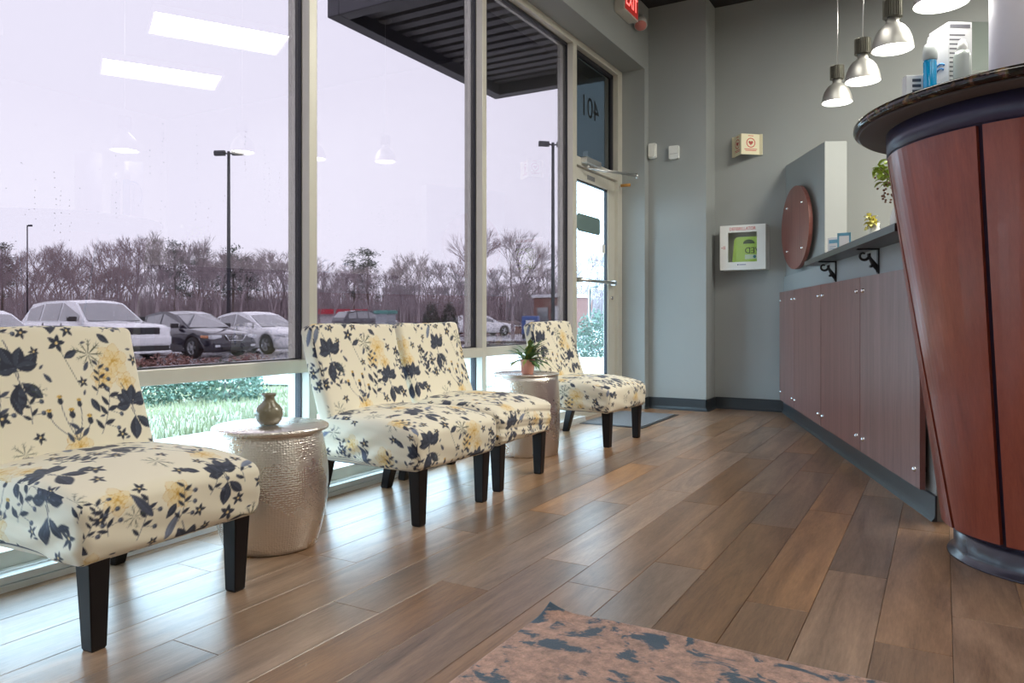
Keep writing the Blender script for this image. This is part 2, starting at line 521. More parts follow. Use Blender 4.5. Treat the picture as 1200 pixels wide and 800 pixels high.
# raindrops clinging to the outer face of the panes, in streaks
dm_ = bpy.data.materials.new('rain_water'); dm_.use_nodes = True
nt = dm_.node_tree; nt.nodes.remove(nt.nodes['Principled BSDF'])
ta = N(nt, 'ShaderNodeBsdfTranslucent', Color=(.95, .95, .97, 1)); tb_ = N(nt, 'ShaderNodeBsdfGlossy', Roughness=.05)
tm = N(nt, 'ShaderNodeMixShader'); tm.inputs[0].default_value = .15
L(nt, ta.outputs[0], tm.inputs[1]); L(nt, tb_.outputs[0], tm.inputs[2]); L(nt, tm.outputs[0], nt.nodes['Material Output'].inputs['Surface'])
rdp = random.Random(31)
for i in (1, 2, 3):
    rt_ = bpy.data.objects['window_%d' % (i + 1)]
    mb = MB()
    def drop(y, z, r_):
        x = XG - .066
        mb.add([(x, y - r_, z), (x, y + r_, z), (x, y, z - r_ * 1.2), (x, y, z + r_ * 1.2), (x - r_ * .7, y, z)], [(0, 2, 4), (2, 1, 4), (1, 3, 4), (3, 0, 4)])
    for k in range(34):
        y = rdp.uniform(mull[i] + .06, mull[i + 1] - .06); z = rdp.uniform(.75, 1.5)
        for q_ in range(rdp.randint(3, 9)):
            drop(y + rdp.uniform(-.004, .004), z, rdp.uniform(.0014, .0026)); z += rdp.uniform(.012, .04)
    for k in range(160):
        drop(rdp.uniform(mull[i] + .04, mull[i + 1] - .04), rdp.uniform(.66, 1.5), rdp.uniform(.0010, .0022))
    mb.build('raindrops', dm_, rt_, (-(XG - .07), -(mull[i] + mull[i + 1]) / 2, 0), kind='stuff')

# door
def door():
    r = empty('door_1', (XG - .05, 6.08, 0), kind='structure')
    r['label'] = 'aluminium framed glass entrance door beneath a dark transom pane'
    lo = (-(XG - .05), -6.08, 0)
    def P(mb, name, m, par=r, **k):
        return mb.build(name, m, par, lo if par is r else (0, 0, 0), **k)
    # frame: jambs, transom bar, head
    fr = MB().box(XG - .14, XG, 6.5, 6.6, 0, ZH, .003).box(XG - .14, XG, 5.576, 5.60, 0, ZH, .002)
    fr.box(XG - .14, XG, 5.6, 6.5, 2.10, 2.17, .003).box(XG - .14, XG, 5.6, 6.5, ZH - .05, ZH, .003)
    fr.box(XG - .14, XG - .02, 5.576, 6.6, 0, .018)
    P(fr, 'door_frame', M['alu'])
    P(MB().box(XG - .075, XG - .065, 5.6, 6.5, 2.17, ZH - .05), 'transom_pane', M['glass_tr'])
    P(MB().box(XG - .08, XG - .05, 6.46, 6.5, 2.17, ZH - .05).box(XG - .08, XG - .05, 5.6, 6.5, ZH - .085, ZH - .05), 'gasket', M['alu_dark'])
    dx0, dx1 = XG - .075, XG - .03
    d = MB().box(dx0, dx1, 6.33, 6.49, .02, 2.095, .003).box(dx0, dx1, 5.61, 5.655, .02, 2.095, .003)
    d.box(dx0, dx1, 5.655, 6.33, 1.995, 2.095, .003).box(dx0, dx1, 5.655, 6.33, .02, .2, .003)
    P(d, 'door_leaf', M['alu'])
    g = .012
    P(MB().box(dx0 + .01, dx1 - .01, 5.655, 5.655 + g, .2, 1.995).box(dx0 + .01, dx1 - .01, 6.33 - g, 6.33, .2, 1.995).box(dx0 + .01, dx1 - .01, 5.655, 6.33, 1.983, 1.995), 'gasket', M['alu_dark'])
    P(MB().box(XG - .057, XG - .049, 5.655, 6.33, .2, 1.995), 'door_pane', M['glass_low'])
    # push bar, pull handle
    pb = MB().tube([(dx1 + .045, 5.64, 1.155), (dx1 + .045, 6.4, 1.155)], .014, 10)
    pb.box(dx1, dx1 + .055, 5.63, 5.66, 1.135, 1.175).box(dx1, dx1 + .055, 6.37, 6.41, 1.135, 1.175)
    P(pb, 'push_bar', M['steel'])
    ph = MB().tube([(dx0, 6.2, 1.12), (dx0 - .07, 6.2, 1.12), (dx0 - .08, 6.2, 1.08), (dx0 - .08, 6.2, .85), (dx0 - .07, 6.2, .81), (dx0, 6.2, .81)], .012, 8)
    P(ph, 'pull_handle', M['steel'])
    lk = MB().lathe([(.018, 0), (.018, .012), (.008, .014)], 16, (dx1, 6.41, 1.02), axis='x')
    P(lk, 'lock_cylinder', M['chrome'])
    # frosted decal, small decals
    dec = []
    for cxs, cz, a0 in ((6.15, 1.69, 0), (5.74, 1.69, 90), (5.74, 1.6, 180), (6.15, 1.6, 270)):
        for t in range(5):
            a = R(a0 + t * 22.5)
            dec.append((cxs + .04 * math.cos(a), cz + .03 * math.sin(a)))
    P(MB().prism(dec, .001, (XG - .048, 0, 0), (0, 1, 0), UP, (1, 0, 0)), 'frosted_decal', mat('frosted_green_film', (.13, .2, .2), .6), label='rounded grey green film decal on the glass')
    P(MB().box(XG - .048, XG - .047, 6.235, 6.3, 1.42, 1.5), 'notice_decal', M['white_pl'])
    P(MB().box(dx1 + .0005, dx1 + .002, 5.87, 6.03, 2.02, 2.06), 'maker_plate', mat('grey_plate', (.2, .2, .21), .4))
    # closer on the header with its arm
    cl = MB().box(XG, XG + .055, 5.68, 5.98, 2.125, 2.175, .006)
    P(cl, 'closer_body', M['steel'])
    arm = MB().tube([(XG + .03, 5.76, 2.12), (XG + .03, 5.76, 2.085)], .012, 10)
    arm.tube([(XG + .03, 5.76, 2.09), (XG + .235, 6.36, 2.10)], .007, 8)
    arm.tube([(XG + .235, 6.36, 2.08), (XG + .235, 6.36, 2.13)], .012, 8)
    arm.tube([(XG + .235, 6.36, 2.115), (XG + .02, 5.9, 2.115)], .006, 8)
    P(arm, 'closer_arm', M['steel'])
    P(MB().tube([(XG + .02, 6.52, 2.06), (XG + .11, 6.52, 2.06)], .014, 12), 'door_stop', mat('amber_rubber', (.45, .22, .05), .5))
    return r
door1 = door()

def text(name, body, size, m, parent=None, loc=(0, 0, 0), rot=(0, 0, 0), ext=.0006, sx=1, matrix=None, **k):
    cu = bpy.data.curves.new(name, 'FONT')
    cu.body = body; cu.size = size; cu.extrude = ext
    cu.align_x = 'CENTER'; cu.align_y = 'CENTER'
    cu.resolution_u = 3
    t = bpy.data.objects.new(name, cu)
    C.objects.link(t)
    dg = bpy.context.evaluated_depsgraph_get()
    me = bpy.data.meshes.new_from_object(t.evaluated_get(dg))
    me.name = name
    bpy.data.objects.remove(t)
    me.materials.clear(); me.materials.append(m)
    if sx != 1:
        for v in me.vertices: v.co.x *= sx
    if matrix is not None:
        me.transform(matrix)
    return link(name, me, parent, loc, rot, **k)

# 401 reads from outside: seen mirrored from the room
mx = Matrix(((0, 0, -1, 0), (-1, 0, 0, 0), (0, 1, 0, 0), (0, 0, 0, 1)))
text('door_number', '401', .26, mat('black_vinyl_numeral', (.008, .008, .01), .5), door1, (-.024, -.05, 2.66), matrix=mx, label='black number 401 reversed on the transom pane')

# ------------------------------------------------------------------ ceiling fixtures (out of frame: reception pair mirrored in the window, others added as fill)
def ceiling_light(x, y, rz, lab, dm):
    r = empty('ceiling_light', (x, y, ZC), rz, label=lab, cat='light', group='fluorescent panels under the black ceiling')
    MB().box(-.3, .3, -.6, .6, -.1, -.06).box(-.32, -.3, -.62, .62, -.115, -.05).box(.3, .32, -.62, .62, -.115, -.05).box(-.3, .3, -.62, -.6, -.115, -.05).box(-.3, .3, .6, .62, -.115, -.05).build('housing', M['white_pl'], r)
    MB().box(-.298, .298, -.598, .598, -.106, -.101).build('diffuser', dm, r)
    for a in (-.5, .5): MB().tube([(0, a, -.055), (0, a, 0)], .004, 6).build('hanger', M['steel'], r)
M['diffuser'] = mat('fill_lit_diffuser', (.9, .9, .9), .5, emit=(1.0, .965, .88), estr=CEIL_FILL_LIGHT)
M['diffuser2'] = mat('bright_lit_diffuser', (.9, .9, .9), .5, emit=(1.0, .975, .86), estr=RECEPTION_LIGHT)
sp = [(.82, 4.95, 'over the front of the counter'), (2.42, 5.45, 'over the reception desk'), (-.9, -1.4, ''), (-.9, 1.2, ''), (.9, -.2, ''), (.9, 2.2, ''), (2.7, .9, ''), (2.7, 3.2, ''), (-.95, 3.7, '')]
for i, (x, y, t) in enumerate(sp):
    ceiling_light(x, y, R(30), ('bright fluorescent ceiling panel ' + t) if t else 'added unseen fluorescent panel brightening the waiting area from the ceiling', M['diffuser2'] if t else M['diffuser'])

# ------------------------------------------------------------------ floral print canvas (tile in metres, drawn once)
TW, TH, RES = .62, .60, .0012
nx, ny = int(TW / RES), int(TH / RES)
CREAM = np.array((.83, .77, .625)); NAVY = np.array((.018, .024, .05)); NAVY2 = np.array((.05, .062, .105))
GOLD = np.array((.62, .36, .07)); GOLDL = np.array((.80, .62, .30)); GREEN = np.array((.055, .075, .04)); SLATE = np.array((.16, .19, .27))
canvas = np.ones((ny, nx, 3)) * CREAM
rp_ = random.Random(11)
def blend(cx, cy, rad, fn, col):
    """fn(U,V)->alpha in tile metres around (cx,cy), wraps"""
    r = int(rad / RES) + 2
    ix, iy = int(cx / RES), int(cy / RES)
    gx = np.arange(ix - r, ix + r + 1); gy = np.arange(iy - r, iy + r + 1)
    Ug, Vg = np.meshgrid(gx * RES - cx, gy * RES - cy)
    a = np.clip(fn(Ug, Vg), 0, 1)[..., None]
    yy = (gy % ny)[:, None]; xx = (gx % nx)[None, :]
    cc = col if np.ndim(col) == 1 else col
    canvas[yy, xx] = canvas[yy, xx] * (1 - a) + cc * a
AA = 1.0 / (RES * 1.6)
def leaf(x, y, ang, ln, wd, col=NAVY, vein=True, outline=False, sharp=.8):
    c, s_ = math.cos(ang), math.sin(ang)
    mx_, my_ = x + c * ln / 2, y + s_ * ln / 2
    def shape(Ug, Vg, sc=1.0):
        u = (Ug * c + Vg * s_) / ln + .5
        v = -Ug * s_ + Vg * c
        uu = np.clip(u, 0, 1)
        half = wd / 2 * sc * np.power(np.sin(PI * np.power(uu, sharp)), .85)
        d = half - np.abs(v)
        d = np.where((u < 0) | (u > 1), -1e-2, d)
        return d, v, u
    if outline:
        blend(mx_, my_, ln * .6, lambda a, b: np.clip(shape(a, b)[0] * AA, 0, 1) * .45, GOLDL)
        blend(mx_, my_, ln * .6, lambda a, b: 1 - np.abs(shape(a, b)[0] - .0012) / .0012, col)
        return
    blend(mx_, my_, ln * .6, lambda a, b: shape(a, b)[0] * AA, col)
    if vein and ln > .03:
        blend(mx_, my_, ln * .6, lambda a, b: np.where((shape(a, b)[1] > 0), .55, 0) * np.clip(shape(a, b, .8)[0] * AA * .5, 0, 1), NAVY2 if col is NAVY else col * 1.5)
        blend(mx_, my_, ln * .6, lambda a, b: .5 * np.clip(1 - np.abs(shape(a, b)[1]) / .0009, 0, 1) * (shape(a, b)[0] > 0), SLATE)
def stem(pts, wd=.0022, col=NAVY2):
    n = len(pts)
    for i in range(n - 1):
        (x0, y0), (x1, y1) = pts[i], pts[i + 1]
        ln = math.hypot(x1 - x0, y1 - y0)
        if ln < 1e-6: continue
        c, s_ = (x1 - x0) / ln, (y1 - y0) / ln
        def fn(Ug, Vg):
            u = Ug * c + Vg * s_; v = -Ug * s_ + Vg * c
            du = np.maximum(np.abs(u) - ln / 2, 0)
            return (wd / 2 - np.sqrt(du ** 2 + v ** 2)) * AA + .5
        blend((x0 + x1) / 2, (y0 + y1) / 2, ln / 2 + wd * 2, fn, col)
def curve(p0, p1, p2, n=10):
    return [((1 - t) ** 2 * p0[0] + 2 * t * (1 - t) * p1[0] + t * t * p2[0], (1 - t) ** 2 * p0[1] + 2 * t * (1 - t) * p1[1] + t * t * p2[1]) for t in [i / n for i in range(n + 1)]]
def disc(x, y, r, col, al=1):
    blend(x, y, r + .004, lambda a, b: al * np.clip((r - np.hypot(a, b)) * AA + .5, 0, 1), col)
def star(x, y, r, n=5, col=NAVY, rot=0):
    for i in range(n):
        leaf(x, y, rot + 2 * PI * i / n + rp_.uniform(-.15, .15), r * rp_.uniform(.85, 1.1), r * .52, col, vein=False)
    disc(x, y, r * .14, GOLDL)
def spiky(x, y, r, n=9, col=GREEN, rot=0, spread=2 * PI):
    for i in range(n):
        a = rot + spread * i / n
        l = r * rp_.uniform(.75, 1.1)
        leaf(x, y, a, l, l * .11, col, vein=False)
        for t in (.45, .65):
            for sg in (-1, 1):
                leaf(x + math.cos(a) * l * t, y + math.sin(a) * l * t, a + sg * .6, l * .32, l * .06, col, vein=False)
def peony(x, y, r, rot=0):
    for ring, (n, rr_, w_) in enumerate(((6, 1.0, .75), (5, .68, .6), (4, .38, .4))):
        for i in range(n):
            leaf(x, y, rot + ring * .5 + 2 * PI * i / n, r * rr_ * rp_.uniform(.9, 1.08), r * w_, GOLD, outline=True, sharp=1.25)
    for i in range(7):
        a = rp_.uniform(0, 2 * PI); stem([(x, y), (x + math.cos(a) * r * .3, y + math.sin(a) * r * .3)], .002, GOLD)
    disc(x, y, r * .1, GOLD)
def pod(x, y, r, base):
    stem(curve((x, y - r * .5), (x + rp_.uniform(-.01, .01), (y + base[1]) / 2), base), .0022)
    leaf(x, y - r * 1.7, PI / 2, r * 2.3, r * 1.5, NAVY, vein=False, sharp=.65)
    blend(x, y + r * .32, r * 1.2, lambda a, b: (1 - np.sqrt((a / (r * .72)) ** 2 + (b / (r * .42)) ** 2)) * 8, np.array((.70, .45, .10)))
    for i in range(5):
        disc(x + rp_.uniform(-.5, .5) * r, y + r * .32 + rp_.uniform(-.2, .2) * r, r * .1, NAVY)
def cluster(x, y, r, hang=True):
    stem(curve((x + .01, y - r * .2), (x, y + r * .6), (x - .02, y + r * 1.2)), .003)
    for a, l in ((2.6, .85), (2.05, .95), (1.3, .9), (.7, 1.0), (.1, .85), (3.3, .8)):
        bx, by = x + rp_.uniform(-.012, .012), y + rp_.uniform(0, .02)
        leaf(bx, by, a, r * l, r * .5, NAVY, sharp=1.1)
    if hang:
        stem([(x, y), (x + .012, y - r * .5)], .003)
        leaf(x + .008, y - r * .4, -1.75, r * 1.15, r * .62, NAVY, sharp=1.1)
        leaf(x + .014, y - r * .4, -.75, r * .95, r * .5, NAVY, sharp=1.1)
def sprig(x, y, ang, ln, n=5, col=NAVY, berries=True):
    ex, ey = x + math.cos(ang) * ln, y + math.sin(ang) * ln
    pts = curve((x, y), ((x + ex) / 2 + .02, (y + ey) / 2), (ex, ey))
    stem(pts, .002)
    for i in range(1, n + 1):
        px, py = pts[int(len(pts) * i / (n + 1))]
        sg = 1 if i % 2 else -1
        leaf(px, py, ang + sg * .9, ln * .26, ln * .11, col, vein=False)
        if berries and i % 2 == 0:
            bx, by = px - sg * math.sin(ang) * ln * .3, py + sg * math.cos(ang) * ln * .3
            stem([(px, py), (bx, by)], .0016); disc(bx, by, .0075, NAVY2); disc(bx - .002, by + .002, .003, SLATE)
# composition
peony(.42, .30, .062, .3); peony(.375, .245, .05, .9); peony(.455, .225, .04, .1)
peony(.06, .47, .055); peony(.50, .50, .05, .5); peony(.25, .03, .05, .2)
sprig(.30, .46, 1.9, .14); sprig(.55, .36, 1.3, .13, 5); sprig(.02, .12, 1.4, .13, 5, NAVY2)
stem(curve((.235, .36), (.26, .3), (.29, .22)), .002, GREEN)
spiky(.335, .325, .062); spiky(.085, .03, .05, 8); spiky(.40, .55, .045, 8)
cluster(.095, .28, .082); cluster(.455, .135, .072); cluster(.225, .50, .07)
star(.235, .365, .034); star(.275, .405, .026, 5, NAVY, .4); star(.025, .21, .027); star(.04, .145, .03, 5, NAVY, .7); star(.56, .28, .028); star(.585, .22, .025, 5, NAVY, .5)
star(.36, .45, .026, 5, NAVY, .2); star(.13, .40, .024); star(.545, .07, .03, 5, NAVY, .3); star(.51, .01, .024)
for (x, y, r_) in ((.175, .15, .013), (.215, .19, .013), (.245, .145, .014), (.275, .175, .012), (.30, .12, .014)):
    pod(x, y, r_, (.25, .05))
for (x, y, a) in ((.24, .07, .5), (.26, .085, 2.5), (.235, .045, 2.0), (.265, .06, .8), (.2, .24, 2.2), (.31, .27, 1.0)):
    leaf(x, y, a, .04, .016, NAVY2, vein=False)
for i in range(10):
    x, y = rp_.uniform(0, TW), rp_.uniform(0, TH)
    leaf(x, y, rp_.uniform(0, 6.28), .022, .010, NAVY2, vein=False)
leaf(.02, .33, 1.1, .10, .028, SLATE); leaf(.60, .42, 2.2, .11, .03, NAVY2); leaf(.30, .52, .4, .09, .024, SLATE)
for (x, y, a, l) in ((.33, .06, 1.2, .16), (.12, .12, 1.7, .12), (.58, .12, 1.5, .15), (.17, .44, 1.2, .12), (.47, .40, 1.9, .13), (.06, .38, 1.4, .12), (.40, .40, 1.2, .10), (.34, .19, 1.4, .11), (.52, .19, 1.0, .10)):
    sprig(x, y, a, l, 7)
for (x, y, r_) in ((.16, .34, .02), (.30, .235, .021), (.50, .30, .022), (.40, .05, .024), (.135, .075, .022), (.60, .34, .02), (.32, .57, .023), (.10, .555, .024), (.45, .455, .022), (.57, .52, .024), (.19, .585, .02)):
    star(x, y, r_, 5, NAVY, rp_.uniform(0, 1))
spiky(.155, .215, .034, 7, GREEN, .3); spiky(.545, .435, .04, 8, GREEN, .2)
for (x, y, a) in ((.02, .40, .9), (.34, .13, 2.0), (.57, .165, .6), (.42, .36, 2.5), (.30, .34, 3.6), (.08, .20, 5.0), (.50, .08, .4), (.155, .53, 2.6)):
    leaf(x, y, a, .055, .026, NAVY, sharp=1.1)
canvas = np.clip(canvas, 0, 1)
def sample_print(u, v):
    fx = (u / RES) % nx; fy = (v / RES) % ny
    x0 = np.floor(fx).astype(int) % nx; y0 = np.floor(fy).astype(int) % ny
    x1 = (x0 + 1) % nx; y1 = (y0 + 1) % ny
    tx = (fx - np.floor(fx))[:, None]; ty = (fy - np.floor(fy))[:, None]
    return (canvas[y0, x0] * (1 - tx) + canvas[y0, x1] * tx) * (1 - ty) + (canvas[y1, x0] * (1 - tx) + canvas[y1, x1] * tx) * ty

def rbox(hx, hy, hz, r, step):
    """dense rounded box: returns verts, quads, face id, flat coords"""
    def lin(h):
        n = max(2, int(2 * h / step))
        return np.linspace(-h, h, n + 1)
    V = []; Q = []; F = []; off = 0
    ax = [lin(hx), lin(hy), lin(hz)]; H = (hx, hy, hz)
    for d in range(3):
        a, b = [(1, 2), (2, 0), (0, 1)][d]
        for sgn in (-1, 1):
            ga, gb = np.meshgrid(ax[a], ax[b], indexing='ij')
            na, nb = ga.shape
            P = np.zeros((na * nb, 3))
            P[:, a] = ga.ravel(); P[:, b] = gb.ravel(); P[:, d] = sgn * H[d]
            i = np.arange(na * nb).reshape(na, nb)
            q = np.stack([i[:-1, :-1], i[1:, :-1], i[1:, 1:], i[:-1, 1:]], -1).reshape(-1, 4)
            if sgn < 0: q = q[:, ::-1]
            V.append(P); Q.append(q + off); F.append(np.full(len(P), d * 2 + (sgn > 0))); off += len(P)
    V = np.concatenate(V); Q = np.concatenate(Q); F = np.concatenate(F)
    inner = np.clip(V, [-hx + r, -hy + r, -hz + r], [hx - r, hy - r, hz - r])
    d = V - inner
    # even spread of the rounded part
    ln = np.linalg.norm(d, axis=1, keepdims=True)
    W = inner + np.where(ln > 1e-9, d / np.maximum(ln, 1e-9), 0) * r
    return W, Q, F, V

def np_mesh(name, V, Q, cols, m):
    me = bpy.data.meshes.new(name)
    me.vertices.add(len(V)); me.vertices.foreach_set('co', V.astype(np.float32).ravel())
    me.loops.add(len(Q) * 4); me.loops.foreach_set('vertex_index', Q.astype(np.int32).ravel())
    me.polygons.add(len(Q)); me.polygons.foreach_set('loop_start', np.arange(0, len(Q) * 4, 4, dtype=np.int32))
    me.polygons.foreach_set('loop_total', np.full(len(Q), 4, dtype=np.int32))
    me.polygons.foreach_set('use_smooth', np.ones(len(Q), dtype=bool))
    at = me.color_attributes.new('print', 'FLOAT_COLOR', 'POINT')
    c4 = np.ones((len(V), 4), dtype=np.float32); c4[:, :3] = cols
    at.data.foreach_set('color', c4.ravel())
    me.materials.append(m)
    me.update(calc_edges=True); me.validate()
    return me

def slipper_chair(x, y, rz, uo, so, step, seed, label, tuck=0.0):
    r = empty('slipper_chair', (x, y, 0), rz, label=label, cat='chair', group='floral slipper chairs along the window')
    # ---- seat
    hx, hy, hz = .2675, .30, .098
    W, Q, F, V = rbox(hx, hy, hz, .034, step)
    X, Y, Z = W[:, 0].copy(), W[:, 1].copy(), W[:, 2].copy()
    tz = np.clip((Z + hz) / (2 * hz), 0, 1)
    fx = (X + hx) / (2 * hx)
    # crown and dropped front edge
    Z2 = Z + tz * (.030 * (1 - np.clip(np.abs(Y) / hy, 0, 1) ** 2.2) * (1 - np.abs(fx - .45) ** 2 * 2.2) - .035 * np.clip((fx - .55) / .45, 0, 1) ** 2)
    # belly of the front and the sides, hem tucked under
    X2 = X + np.where(fx > .5, 1, 0) * (.006 * np.sin(PI * tz) - .006 * (1 - tz) ** 2)
    Y2 = Y * (1 + .008 * np.sin(PI * tz) - .012 * (1 - tz) ** 2)
    # gathered folds on both flanks and a few pull lines at the front hem
    ph = seed * 1.7
    side = np.clip((np.abs(Y) - (hy - .03)) / .03, 0, 1) * np.clip((1 - tz) * 1.4, 0, 1) * np.clip(1.25 - fx * .7, 0, 1)
    fold = np.sin(70 * (Z + .35 * (fx - 1) * .12) + 6 * np.sin(9 * X + ph) + ph) + .6 * np.sin(120 * Z + 25 * X + ph)
    Y2 += np.sign(Y) * side * fold * .0055
    Z2 += side * (.014 * np.sin(14 * X + ph) * (1 - tz)) + side * (1 - tz) * .02 * (1 - fx)
    fr = np.clip((X - (hx - .03)) / .03, 0, 1) * (1 - tz)
    X2 += fr * .003 * np.sin(60 * Z + 20 * Y + ph)
    if tuck:
        fr2 = np.clip((X - (hx - .05)) / .05, 0, 1)
        X2 += fr2 * tuck * (np.sin(75 * Z + 7 * Y) ** 3) * .5
    P = np.stack([X2 + .0575, Y2, Z2 + .322], -1)
    u = np.where(F <= 1, V[:, 1], np.where(F <= 3, V[:, 0] + .25, V[:, 1]))
    v = np.where(F == 5, -V[:, 0], np.where(F == 1, -hx - (hz - V[:, 2]), np.where((F == 2) | (F == 3), V[:, 2] - .1, V[:, 2] + .3)))
    cols = sample_print(u + so[0], v + so[1])
    link('seat_cushion', np_mesh('seat_cushion', P, Q, cols, M['print']), r)
    # ---- back
    bx, by, bz = .043, .29, .275
    W, Q, F, V = rbox(bx, by, bz, .028, step)
    X, Y, Z = W[:, 0].copy(), W[:, 1].copy(), W[:, 2].copy()
    t = (Z + bz) / (2 * bz)
    X2 = X + .010 * (1 - (Y / by) ** 2) * np.sign(X) * (np.abs(X) > .02) - .012 * np.sin(PI * t) + .003 * np.sin(8 * Z + 3 * Y + ph)
    Y2 = Y * (1 - .015 * t)
    Z2 = Z + .004 * np.clip(t - .9, 0, 1) * 10 * np.sin(9 * Y + ph)
    a = R(17.5)
    Xr = X2 * math.cos(a) - (Z2 + bz) * math.sin(a)
    Zr = X2 * math.sin(a) + (Z2 + bz) * math.cos(a)
    P = np.stack([Xr - .148, Y2, Zr + .285], -1)
    u = np.where((F == 1), V[:, 1], np.where(F == 0, -V[:, 1], np.where(F <= 3, np.sign(V[:, 1]) * by + V[:, 0], V[:, 1])))
    v = np.where(F <= 3, V[:, 2] + bz, V[:, 0] + 2 * bz)
    cols = sample_print(u + uo[0], v + uo[1])
    link('backrest', np_mesh('backrest', P, Q, cols, M['print']), r)
    # ---- legs
    for sx in (1, -1):
        for sy in (-1, 1):
            lx = .277 if sx > 0 else -.225
            mb = MB()
            def ring(z, cx, cy, h):
                c = h * .12
                return [(cx - h + c, cy - h, z), (cx + h - c, cy - h, z), (cx + h, cy - h + c, z), (cx + h, cy + h - c, z), (cx + h - c, cy + h, z), (cx - h + c, cy + h, z), (cx - h, cy + h - c, z), (cx - h, cy - h + c, z)]
            kick = 0 if sx > 0 else -.06
            vs = ring(0.0, lx + kick, sy * .232, .0185) + ring(.006, lx + kick, sy * .232, .0215) + ring(.25, lx, sy * .236, .0305)
            fs = [tuple(range(8))[::-1], tuple(range(16, 24))]
            for j in (0, 1):
                for i in range(8):
                    fs.append((j * 8 + i, j * 8 + (i + 1) % 8, j * 8 + 8 + (i + 1) % 8, j * 8 + 8 + i))
            mb.add(vs, fs).build('leg', M['leg'], r)
    return r
slipper_chair(-2.175, 1.352, R(3.2), (.235, -.125), (.08, .18), .0033, 1, 'floral slipper chair nearest the camera, cut off by the left edge')
slipper_chair(-2.125, 2.70, R(-1), (.315, -.125), (.33, .02), .0045, 2, 'floral slipper chair beside the bulging drum table with the vase')
slipper_chair(-2.17, 3.365, R(2.5), (.10, -.125), (.42, .26), .0052, 3, 'floral slipper chair between another chair and the potted plant table', tuck=.012)
slipper_chair(-2.16, 4.80, R(-3), (.33, -.125), (.15, .4), .0062, 4, 'farthest floral slipper chair, next to the entrance door')

# ------------------------------------------------------------------ hammered drum tables, vase, potted plant
t1 = empty('drum_table', (-2.182, 1.99, 0), label='bulging hammered metal drum table holding the small vase', cat='side table', group='hammered metal side tables')
prof = []
for i in range(25):
    t = i / 24
    prof.append((.163 + .040 * math.sin(PI * min(1, t * .93 + .02)) ** .9 + .012 * t, .004 + t * .425))
MB().lathe([(.155, .0)] + prof, 72).build('drum', M['hammered'], t1)
MB().lathe([(.195, .427), (.208, .431), (.211, .437), (.209, .444), (.203, .447), (.0, .445)], 72, cap1=False).build('table_top', M['hammered'], t1)
t2 = empty('drum_table', (-2.265, 4.128, 0), label='straight hammered metal drum table holding the potted plant', cat='side table', group='hammered metal side tables')
prof = [(.196, 0.0)]
for i in range(17):
    t = i / 16
    prof.append((.199 + .012 * math.sin(PI * t), .003 + t * .484))
MB().lathe(prof, 72).build('drum', M['hammered'], t2)
MB().lathe([(.198, .487), (.206, .490), (.207, .496), (.203, .499), (.197, .497), (.19, .492), (0, .491)], 72, cap1=False).build('table_top', M['hammered'], t2)
M['ceramic'] = mat('olive_brown_glaze', (.20, .175, .12), .2, coat=.4, var=.35, vscale=30)
vp = [(.026, 0), (.034, .003), (.046, .018), (.052, .038), (.050, .055), (.040, .072), (.027, .083), (.0215, .092), (.021, .104), (.026, .111), (.0275, .116), (.0245, .117), (.018, .108), (.017, .095), (.02, .085)]
MB().lathe(vp, 40, cap1=True).build('bud_vase', M['ceramic'], None, (-2.188, 1.985, .4462), label='small round olive ceramic vase on the near drum table', cat='vase')
pp = empty('potted_plant', (-2.255, 4.125, .4915), label='small green plant in a ribbed pink pot on the drum table', cat='plant')
mb = MB()
vs = []; n = 48
for z, r_ in ((0, .034), (.004, .036), (.085, .045), (.092, .046), (.092, .041), (.075, .040)):
    for i in range(n):
        a = 2 * PI * i / n
        rr_ = r_ + (.0016 * math.cos(a * 16) if .002 < z < .09 else 0)
        vs.append((rr_ * math.cos(a), rr_ * math.sin(a), z))
fs = [tuple(range(n))[::-1], tuple(5 * n + i for i in range(n))]
for j in range(5):
    for i in range(n):
        fs.append((j * n + i, j * n + (i + 1) % n, (j + 1) * n + (i + 1) % n, (j + 1) * n + i))
mb.add(vs, fs, True).build('pot', mat('pink_ribbed_ceramic', (.72, .33, .26), .35), pp)
MB().lathe([(.0395, .074), (.0, .082)], 20, cap0=False, cap1=False).build('soil', mat('dark_soil', (.03, .02, .015), .9), pp)
M['leafg'] = mat('succulent_leaf', (.13, .22, .08), .45, var=.5, vscale=40)
M['leafy'] = mat('yellow_green_leaf', (.23, .26, .06), .45, var=.5, vscale=40)
def blade(mb, p, az, el, ln, wd, lobes=True):
    """arching lobed leaf"""
    p = Vector(p); h = Vector((math.cos(az), math.sin(az), 0)); sd = Vector((-math.sin(az), math.cos(az), 0))
    rows = []
    m = 7
    for i in range(m + 1):
        t = i / m
        e = el - t * 1.0
        p2 = p + (h * math.cos(e) + UP * math.sin(e)) * (ln / m)
        w_ = wd * math.sin(PI * min(.98, t * .9 + .08)) * (1.0 if not lobes or i % 2 else .35)
        rows.append((p - sd * w_ + UP * w_ * .3, Vector(p), p + sd * w_ + UP * w_ * .3)); p = p2
    vs = [v for r_ in rows for v in r_]
    fs = []
    for i in range(m):
        a = i * 3
        fs += [(a, a + 1, a + 4, a + 3), (a + 1, a + 2, a + 5, a + 4)]
    nb = len(vs)
    vs2 = vs + [v - UP * .0012 for v in vs]
    fs += [tuple(nb + k for k in f)[::-1] for f in fs]
    mb.add(vs2, fs, True)
rl = random.Random(5)
for i in range(44):
    b = MB()
    blade(b, (rl.uniform(-.02, .02), rl.uniform(-.02, .02), .082), rl.uniform(0, 2 * PI), rl.choice((.15, .5, .8, 1.2)) + rl.uniform(-.1, .15), rl.uniform(.13, .20), rl.uniform(.015, .022))
    b.build('leaf', M['leafy'] if i % 4 == 0 else M['leafg'], pp)

